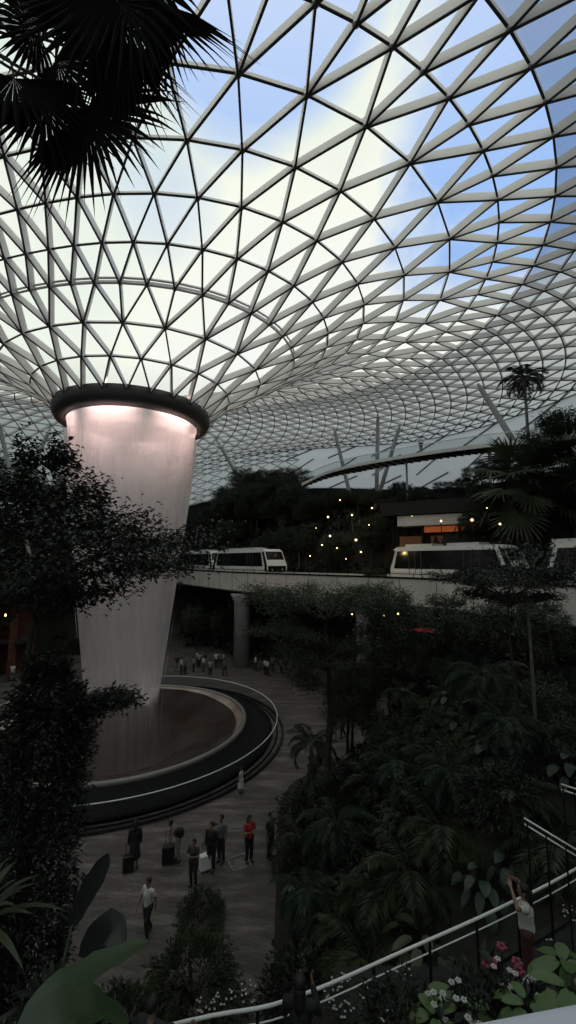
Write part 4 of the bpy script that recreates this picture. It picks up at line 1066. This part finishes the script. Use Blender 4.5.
def hand(b, w, d, side, palmn, curl=.5, s=1., fingers=True):
    """w wrist, d direction of the hand, side towards the thumb, palmn palm normal"""
    w, d, side, palmn = Vector(w), Vector(d).normalized(), Vector(side).normalized(), Vector(palmn).normalized()
    c = w + d * .045 * s
    for q in (-.028, -.010, .010, .028): b.tube([w + side * q * .6, w + d * .09 * s + side * q], [.014, .013], 8)
    if not fingers: b.tube([w + d * .08, w + d * .15 + palmn * .02], [.03, .018], 8); return
    for q, L in ((.030, .070), (.011, .080), (-.011, .075), (-.030, .058)):
        p = w + d * .088 * s + side * q; a = 0; P = [p]
        for j in range(3): a += curl * .7; dd = d * math.cos(a) + palmn * math.sin(a); p = p + dd * L * s / 3; P.append(p)
        b.tube(P, [.0095, .009, .008, .0065], 8); b.ball(P[-1], .0068, 8, 6)
    p = w + d * .03 * s + side * .03; P = [p, p + (side * .8 + d * .5).normalized() * .035 * s, p + (side * .9 + d * 1.4 + palmn * .6).normalized() * .068 * s]; b.tube(P, [.013, .011, .008], 8); b.ball(P[-1], .0085, 8, 6)
def person(label, group=None, pose=None, top=('white_shirt', (.55, .55, .53)), bottom=('dark_trousers', (.02, .02, .024)), hair=(.008, .007, .006), skirt=False, long_sleeve=False, long_hair=False, detail=False, skin=SKIN, h=1.7, shorts=False, name='person'):
    root = tag(empty(name), label, 'person', group); J = dict(pel=(0, 0, .95), ch=(0, .01, 1.27), nk=(0, 0, 1.47), hd=(0, .02, 1.61), sl=(-.185, 0, 1.40), sr=(.185, 0, 1.40), el=(-.23, -.02, 1.13), er=(.23, -.02, 1.13), wl=(-.24, .06, .88), wr=(.24, .06, .88),
        hl=(-.09, 0, .92), hr=(.09, 0, .92), kl=(-.10, .02, .50), kr=(.10, .02, .50), al=(-.10, -.02, .08), ar=(.10, -.02, .08), look=(0, 1, 0), hdl=(0, .1, -1), hdr=(0, .1, -1))
    J.update(pose or {}); sc = h / 1.73
    V = {k: Vector(v) for k, v in J.items()}
    vx = .012 if detail else .022
    def body(b):
        limb(b, [V['pel'], (V['pel'] + V['ch']) / 2, V['ch'], V['nk'] - Vector((0, 0, .05))], [.125, .115, .135, .075], 14)
        limb(b, [V['hl'], V['hr']], [.10, .10]); limb(b, [V['sl'], V['ch'].lerp(V['nk'], .55), V['sr']], [.055, .085, .055])
        limb(b, [V['nk'] - Vector((0, 0, .06)), V['hd'] - Vector((0, 0, .04))], [.055, .05])
        lk = V['look'].normalized(); sd = lk.cross(Vector((0, 0, 1))).normalized(); H_ = V['hd']
        b.ball(H_ + Vector((0, 0, .035)), .092, 14, 10, (.88, 1., 1.12)); b.ball(H_ + lk * .022 - Vector((0, 0, .045)), .066, 12, 8, (.9, .95, 1.1))
        b.tube([H_ + lk * .085 + Vector((0, 0, .015)), H_ + lk * .108 - Vector((0, 0, .02))], [.010, .017], 8)
        b.tube([H_ + lk * .082 - Vector((0, 0, .062)) - sd * .02, H_ + lk * .082 - Vector((0, 0, .062)) + sd * .02], [.010, .010], 6)
        for s_ in (-1, 1): b.ball(H_ + sd * s_ * .083, .024, 8, 6, (.6, 1, 1.3))
        for s_ in 'lr':
            limb(b, [V['s' + s_], V['e' + s_], V['w' + s_]], [.05, .042, .028]); limb(b, [V['h' + s_], V['k' + s_], V['a' + s_]], [.088, .058, .040])
            limb(b, [V['a' + s_] - Vector((0, 0, .02)), V['a' + s_] + lk * .0 + Vector((0, .13, -.045))], [.042, .034])
            fore = (V['w' + s_] - V['e' + s_]).normalized(); dd = (fore + V['hd' + s_] * .5).normalized() if detail else fore
            sd2 = dd.cross(Vector((1 if s_ == 'l' else -1, .2, .1))).normalized(); hand(b, V['w' + s_], dd, sd2 if detail else Vector((0, 1, 0)), dd.cross(sd2), .5, 1., detail)
    fused('body', body, .0075 if detail else vx, cm('skin_tone', skin, .55), root)
    def topb(b):
        limb(b, [V['pel'] + Vector((0, 0, .02)), (V['pel'] + V['ch']) / 2, V['ch'], V['nk'] - Vector((0, 0, .09))], [.150, .140, .155, .085], 14)
        limb(b, [V['sl'], V['ch'].lerp(V['nk'], .5), V['sr']], [.072, .10, .072])
        for s_ in 'lr':
            if long_sleeve: limb(b, [V['s' + s_], V['e' + s_], V['w' + s_].lerp(V['e' + s_], .12)], [.068, .058, .044])
            else: limb(b, [V['s' + s_], V['s' + s_].lerp(V['e' + s_], .55)], [.070, .064])
    fused('top', topb, vx, cm(*top), root)
    def botb(b):
        limb(b, [V['hl'], V['hr']], [.125, .125]); b.ball(V['pel'], .145, 12, 8)
        if skirt: m_ = (V['kl'] + V['kr']) / 2 - Vector((0, 0, .12)); b.tube([V['pel'] + Vector((0, 0, .08)), V['pel'], m_], [.13, .17, .24], 16)
        else:
            for s_ in 'lr':
                if shorts: limb(b, [V['h' + s_], V['h' + s_].lerp(V['k' + s_], .75)], [.112, .10])
                else: limb(b, [V['h' + s_], V['k' + s_], V['a' + s_] + Vector((0, 0, .03))], [.112, .082, .064])
    fused('skirt' if skirt else 'trousers', botb, vx, cm(*bottom), root)
    def hr(b):
        lk = V['look'].normalized(); H_ = V['hd']; b.ball(H_ + Vector((0, 0, .05)) - lk * .022, .103, 14, 10, (.95, 1, 1.05))
        if long_hair: b.tube([H_ - lk * .05, H_ - lk * .09 - Vector((0, 0, .16)), H_ - lk * .10 - Vector((0, 0, .32))], [.09, .085, .04], 10)
    fused('hair', hr, vx * .8, cm('dark_hair', hair, .6), root)
    for s_, nm in (('l', 'shoe'), ('r', 'shoe')):
        b = B(); limb(b, [V['a' + s_] + Vector((0, -.03, -.035)), V['a' + s_] + Vector((0, .15, -.05))], [.048, .038]); b.build(nm, cm('dark_shoe', (.02, .02, .02)), root, True)
    root.scale = (sc,) * 3; return root
def stand(o, px=None, py=None, z=0., face=0., xy=None):
    p = on_level(px, py, z) if xy is None else Vector((xy[0], xy[1], z)); o.location = (p.x, p.y, z); o.rotation_euler = (0, 0, face); return p
walk = dict(kl=(-.10, .14, .52), al=(-.10, .10, .09), kr=(.10, -.02, .50), ar=(.10, -.22, .10), el=(-.24, -.10, 1.14), wl=(-.24, -.10, .90), er=(.24, .08, 1.14), wr=(.23, .22, .93))
hold = dict(er=(.24, .10, 1.16), wr=(.10, .30, 1.28), el=(-.24, .10, 1.16), wl=(-.10, .30, 1.26))
WH, BK, RD, GY, PB = ('white_shirt', (.55, .55, .53)), ('black_shirt', (.012, .012, .014)), ('red_shirt', (.30, .02, .02)), ('grey_shirt', (.14, .14, .14)), ('pale_blue_shirt', (.25, .29, .34))
def cloth(nm, c): return (nm, c)
P0 = person('person in long black clothes standing alone near the fountain wall', None, None, BK, ('black_skirt', (.010, .010, .012)), skirt=True, long_sleeve=True, long_hair=True, h=1.72); stand(P0, 134, 868, 0, .3)
P1 = person('person in white shirt with dark hair walking near the round shrubs', None, walk, WH, ('dark_trousers', (.02, .02, .024)), h=1.7); stand(P1, 147, 936, 0, 2.6)
P2 = person('person in pale top bending over a suitcase', None, dict(ch=(0, .14, 1.22), nk=(0, .26, 1.38), hd=(0, .34, 1.48), sl=(-.18, .2, 1.34), sr=(.18, .2, 1.34), el=(-.2, .32, 1.08), wl=(-.16, .38, .88), er=(.2, .32, 1.08), wr=(.16, .38, .88)), GY, ('light_trousers', (.20, .19, .18)), h=1.7); stand(P2, 178, 861, 0, 1.9)
P3 = person('person in black with back turned in the middle of the standing group', None, None, BK, ('black_trousers', (.012, .012, .014)), long_sleeve=True, h=1.75); stand(P3, 211, 871, 0, 2.9)
P4 = person('person in grey jacket raising a phone behind the person in black', None, dict(er=(.26, .16, 1.36), wr=(.12, .30, 1.58), hdr=(0, .2, 1)), GY, ('dark_trousers', (.02, .02, .024)), long_sleeve=True, h=1.75); stand(P4, 221, 862, 0, 2.6)
P5 = person('person in dark clothes closest to the small rounded shrub', None, hold, ('charcoal_shirt', (.03, .03, .032)), ('dark_trousers', (.02, .02, .024)), h=1.6); stand(P5, 193, 886, 0, 2.9)
P6 = person('person in red shirt and black trousers beside the floor grating', None, hold, RD, ('black_trousers', (.012, .012, .014)), h=1.72, long_hair=True); stand(P6, 249, 862, 0, -2.6)
P7 = person('person in dark shirt half hidden by the plants right of the red shirt', None, None, ('charcoal_shirt', (.03, .03, .032)), ('dark_trousers', (.02, .02, .024)), h=1.72); stand(P7, 270, 858, 0, -2.2)
P8 = person('child in a white dress by the curved fountain barrier', None, None, WH, ('white_skirt', (.5, .5, .48)), skirt=True, h=1.25); stand(P8, 241, 793, 0, 1.2)
P9 = person('person in white standing far off at the left edge of the plaza', None, None, WH, ('light_trousers', (.20, .19, .18)), h=1.7); stand(P9, 12, 681, 0, 0)
P10 = person('person in a pale top on the high curved footbridge', None, None, WH, ('dark_trousers', (.02, .02, .024)), h=1.7)
# crowd around the far side of the fountain and under the bridge: copies of four figures
crowd = [person('x', None, ps, tp, bt, h=hh) for ps, tp, bt, hh in ((None, WH, ('dark_trousers', (.02, .02, .024)), 1.7), (walk, BK, ('light_trousers', (.20, .19, .18)), 1.75), (hold, PB, ('dark_trousers', (.02, .02, .024)), 1.65), (walk, GY, ('dark_trousers', (.02, .02, .024)), 1.6))]
cd = ['person in white shirt', 'person in black top and pale trousers', 'person in pale blue shirt', 'person in grey top']
rr = random.Random(5); spots = []
for k in range(34):
    px = 176 + k * 3.9 + rr.uniform(-2, 2); spots.append((px, 668 + rr.uniform(-4, 7) + (px - 176) * .045))
spots += [(107, 662), (131, 661), (118, 665), (88, 664)]
for k, (px, py) in enumerate(spots):
    if 228 < px < 252: continue
    q = rr.randrange(4); p = on_level(px, py, 0); put(crowd[q], p.x, p.y, 0, rr.uniform(0, 6.28), rr.uniform(.92, 1.05), cd[q] + ' in the distant crowd', 'person', 'distant crowd, ' + cd[q][10:])
mid = [(334, 741, 1, 'person in black top standing under the flat-crowned tree'), (343, 738, 3, 'person in grey top standing beside the one in black under the tree'), (367, 718, 0, 'person in white standing right of the pale pillar'), (349, 716, 0, 'person in white shirt in front of the pale pillar'), (372, 744, 0, 'person in white shirt nearest the slope foliage'), (310, 792, 3, 'person in grey top walking at the foot of the slope')]
for px, py, q, lab in mid:
    p = on_level(px, py, 0); put(crowd[q], p.x, p.y, 0, rr.uniform(0, 6.28), 1.0, lab, 'person')
P10.location = tuple(at_depth(423, 451.5, 44.6) + Vector((0, .6, .16)))
# luggage and bags
def suitcase(m, label, px, py, rz, sc=1.):
    root = tag(empty('suitcase'), label, 'suitcase'); b = B(); b.box((0, 0, .34), (.42, .26, .54)); o = b.build('shell', m, root); md = o.modifiers.new('b', 'BEVEL'); md.width = .04; md.segments = 3
    b = B(); b.tube([(-.1, .1, .6), (-.1, .1, 1.0), (.1, .1, 1.0), (.1, .1, .6)], .012, 6); b.build('handle', M['slate'], root)
    for x in (-.16, .16):
        for y in (-.09, .09): b = B(); b.tube([(x - .015, y, .04), (x + .015, y, .04)], .04, 8); b.build('wheel', M['black'], root)
    stand(root, px, py, 0, rz); root.scale = (sc,) * 3
suitcase(M['black'], 'black suitcase beside the person in long black clothes', 128, 872, .4)
suitcase(M['black'], 'black upright suitcase left of the bending person', 168, 864, .2, 1.15)
suitcase(M['white'], 'white suitcase beside the person in black', 205, 871, .5)
b = B(); b.ball((0, 0, 0), .2, 12, 8, (.9, .6, 1.1)); bp = b.build('pack', M['black'], None, True); r = tag(empty('backpack'), 'black backpack on the back of the bending person', 'bag'); bp.parent = r; b = B(); b.tube([(-.1, .1, .15), (-.1, .18, 0), (-.1, .1, -.15)], .015, 6); b.build('strap', M['slate'], r)
p = on_level(184, 861, 0); r.location = (p.x - .17, p.y - .1, 1.12)
# square floor grating with pale frame
r = tag(empty('floor_grating', (0, 0, 0), 0, .72), 'small square pale-framed grating set in the plaza paving', 'grating'); b = B()
for a in range(4): c_ = Matrix.Rotation(a * PI / 2, 3, 'Z'); b.box(c_ @ Vector((0, .52, .012)), (1.12, .06, .024), c_)
b.build('frame', mat('grating_frame', (.22, .21, .20), .6), r); b = B(); b.box((0, 0, .006), (1.0, 1.0, .012)); b.build('cover', M['pave'], r)
b = B(); b.box((0, 0, .014), (.5, .5, .02)); b.build('lid', mat('grating_lid', (.12, .115, .11), .6), r)
stand(r, 239, 862, 0, .5)
# the person in the pale top with raised arms on the walkway
PA = person('person in a pale sleeveless top raising both arms on the near walkway', None, dict(hd=(.02, .03, 1.60), look=(-.3, 1, .1), el=(-.40, .14, 1.52), wl=(-.16, .24, 1.72), er=(.36, .12, 1.56), wr=(.10, .26, 1.74), hdl=(1, 0, .4), hdr=(-1, 0, .4)), ('cream_top', (.50, .49, .46)), ('wine_skirt', (.07, .025, .02)), skirt=False, shorts=False, long_hair=True, detail=True, skin=(.33, .21, .15), h=1.68)
p = on_level(530, 983, 4.1); PA.location = (p.x, p.y, 4.1); PA.rotation_euler = (0, 0, 1.1)
# the person in black holding up a phone
PB_ = person('person in black seen from behind holding a phone up at the handrail', None, dict(er=(.24, .16, 1.20), wr=(.13, .34, 1.36), el=(-.24, .10, 1.16), wl=(-.08, .34, 1.33), hdl=(0, .2, 1), hdr=(0, .2, 1)), BK, ('black_trousers', (.012, .012, .014)), long_sleeve=True, long_hair=True, detail=True, h=1.7)
p = on_level(300, 992, 5.7); PB_.location = (p.x, p.y, 4.1); PB_.rotation_euler = (0, 0, -.2); PB_.scale = (1.04,) * 3
ph = tag(empty('phone'), 'phone held up by the person in black at the handrail', 'phone'); b = B(); b.box((0, 0, 0), (.075, .01, .155)); o = b.build('case', M['black'], ph); md = o.modifiers.new('b', 'BEVEL'); md.width = .004; md.segments = 2
b = B(); b.box((0, -.0065, 0), (.068, .003, .146)); b.build('screen', M['window'], ph)
wv = Matrix.Rotation(-.2, 4, 'Z') @ Vector((.02, .44, 1.42)); ph.location = PB_.location + Vector(wv); ph.rotation_euler = (0, 0, -.2)
PC_ = person('person at the left end of the handrail resting a hand on it', None, dict(er=(.30, .26, 1.20), wr=(.36, .42, 1.10), hdr=(0, 1, -.2)), ('charcoal_shirt', (.03, .03, .032)), ('dark_trousers', (.02, .02, .024)), detail=True, skin=(.30, .19, .14), h=1.7)
p = on_level(196, 1014, 5.2); PC_.location = (p.x - .55, p.y - .42, 4.1); PC_.rotation_euler = (0, 0, -.35)
# prototypes that were never placed are removed
def drop(o):
    for c in list(o.children): drop(c)
    bpy.data.objects.remove(o)
for o in [o for o in COL.objects if o.parent is None and o.type == 'EMPTY' and 'label' not in o and 'kind' not in o]: drop(o)

# ------------------------------------------------------------------ wording: plants that cannot be seen are left out, the others are told apart by where they stand
def see():
    bpy.context.view_layer.update(); dg = bpy.context.evaluated_depsgraph_get(); hits = {}; thru = ('water_sheet', 'spray', 'mist', 'glazing', 'fritted_glazing', 'glazed_band', 'water_thread', 'glass_panel')
    for py in range(430, 1024, 3):
        for px in range(1 + py % 2, 576, 4):
            d = pixel_ray(px + .5, py + .5).normalized(); p = Vector((0, 0, CAMH)) + d * .1
            for k in range(14):
                ok, loc, n_, i, ob, mtx = scene.ray_cast(dg, p, d)
                if not ok: break
                if ob.name.split('.')[0] in thru: p = loc + d * .02; continue
                r = ob
                while r.parent: r = r.parent
                hits.setdefault(r.name, []).append((px, py)); break
    return hits
hits = see()
num = ['first', 'second', 'third', 'fourth', 'fifth', 'sixth', 'seventh', 'eighth', 'ninth', 'tenth', 'eleventh', 'twelfth', 'thirteenth', 'fourteenth', 'fifteenth', 'sixteenth', 'seventeenth', 'eighteenth', 'nineteenth', 'twentieth']
def centre(o):
    h = hits.get(o.name); return (sum(a for a, b in h) / len(h), sum(b for a, b in h) / len(h)) if h else None
def order(L, lab):
    L.sort(key=lambda q: q[0])
    for i, (x, o) in enumerate(L): o['label'] = lab + ('' if len(L) == 1 else ', ' + (num[i] + ' from the left' if i < 20 else 'towards the right end'))
def place_word(zone, x, y):
    if 'back' in zone:
        for lim, w in ((66, 'at the far left'), (190, 'behind the waterfall'), (300, 'behind the left train'), (385, 'behind the garden lamps'), (460, 'around the pavilion'), (999, 'behind the right-hand trains')):
            if x < lim: return tier[zone] + ' ' + w
    if zone == 'under the bridge': return tier[zone]
    return ('upper' if y < 700 else 'middle' if y < 830 else 'lower') + ' ' + tier[zone] + (' by the plaza' if x < 340 else ' centre' if x < 460 else ' outer side')
tier = {'on the lower back terrace': 'lowest terrace', 'on the middle back terrace': 'middle terrace', 'on the top back terrace': 'top terrace', 'on the right slope': 'near slope', 'under the bridge line': 'far slope', 'under the bridge': 'shaded ground under the bridge'}
buckets = {}
for o, lab, zone in scattered:
    c_ = centre(o)
    if c_ is None: drop(o); continue
    buckets.setdefault('%s on the %s' % (lab, place_word(zone, *c_)), []).append((c_[0], o))
for lab, L in buckets.items(): order(L, lab)
for grp in ('white flowers along the walkway', 'garden lamps behind the bridge', 'small lamps under the bridge', 'distant crowd'):
    G = {}
    for o in [o for o in COL.objects if o.parent is None and str(o.get('group', '')).startswith(grp)]:
        c_ = centre(o)
        if c_ is None and grp == 'distant crowd': drop(o); continue
        G.setdefault(o['label'], []).append(((c_ or (288 + 420 * o.location.x / o.location.y, 0))[0], o))
    for lab, L in G.items(): order(L, {'white flowers along the walkway': 'clump of small white flowers beside the walkway handrail', 'garden lamps behind the bridge': 'tiny warm lamp between the trees behind the bridge'}.get(grp, lab))
print('KEPT', sum(len(v) for v in buckets.values()), 'of', len(scattered))
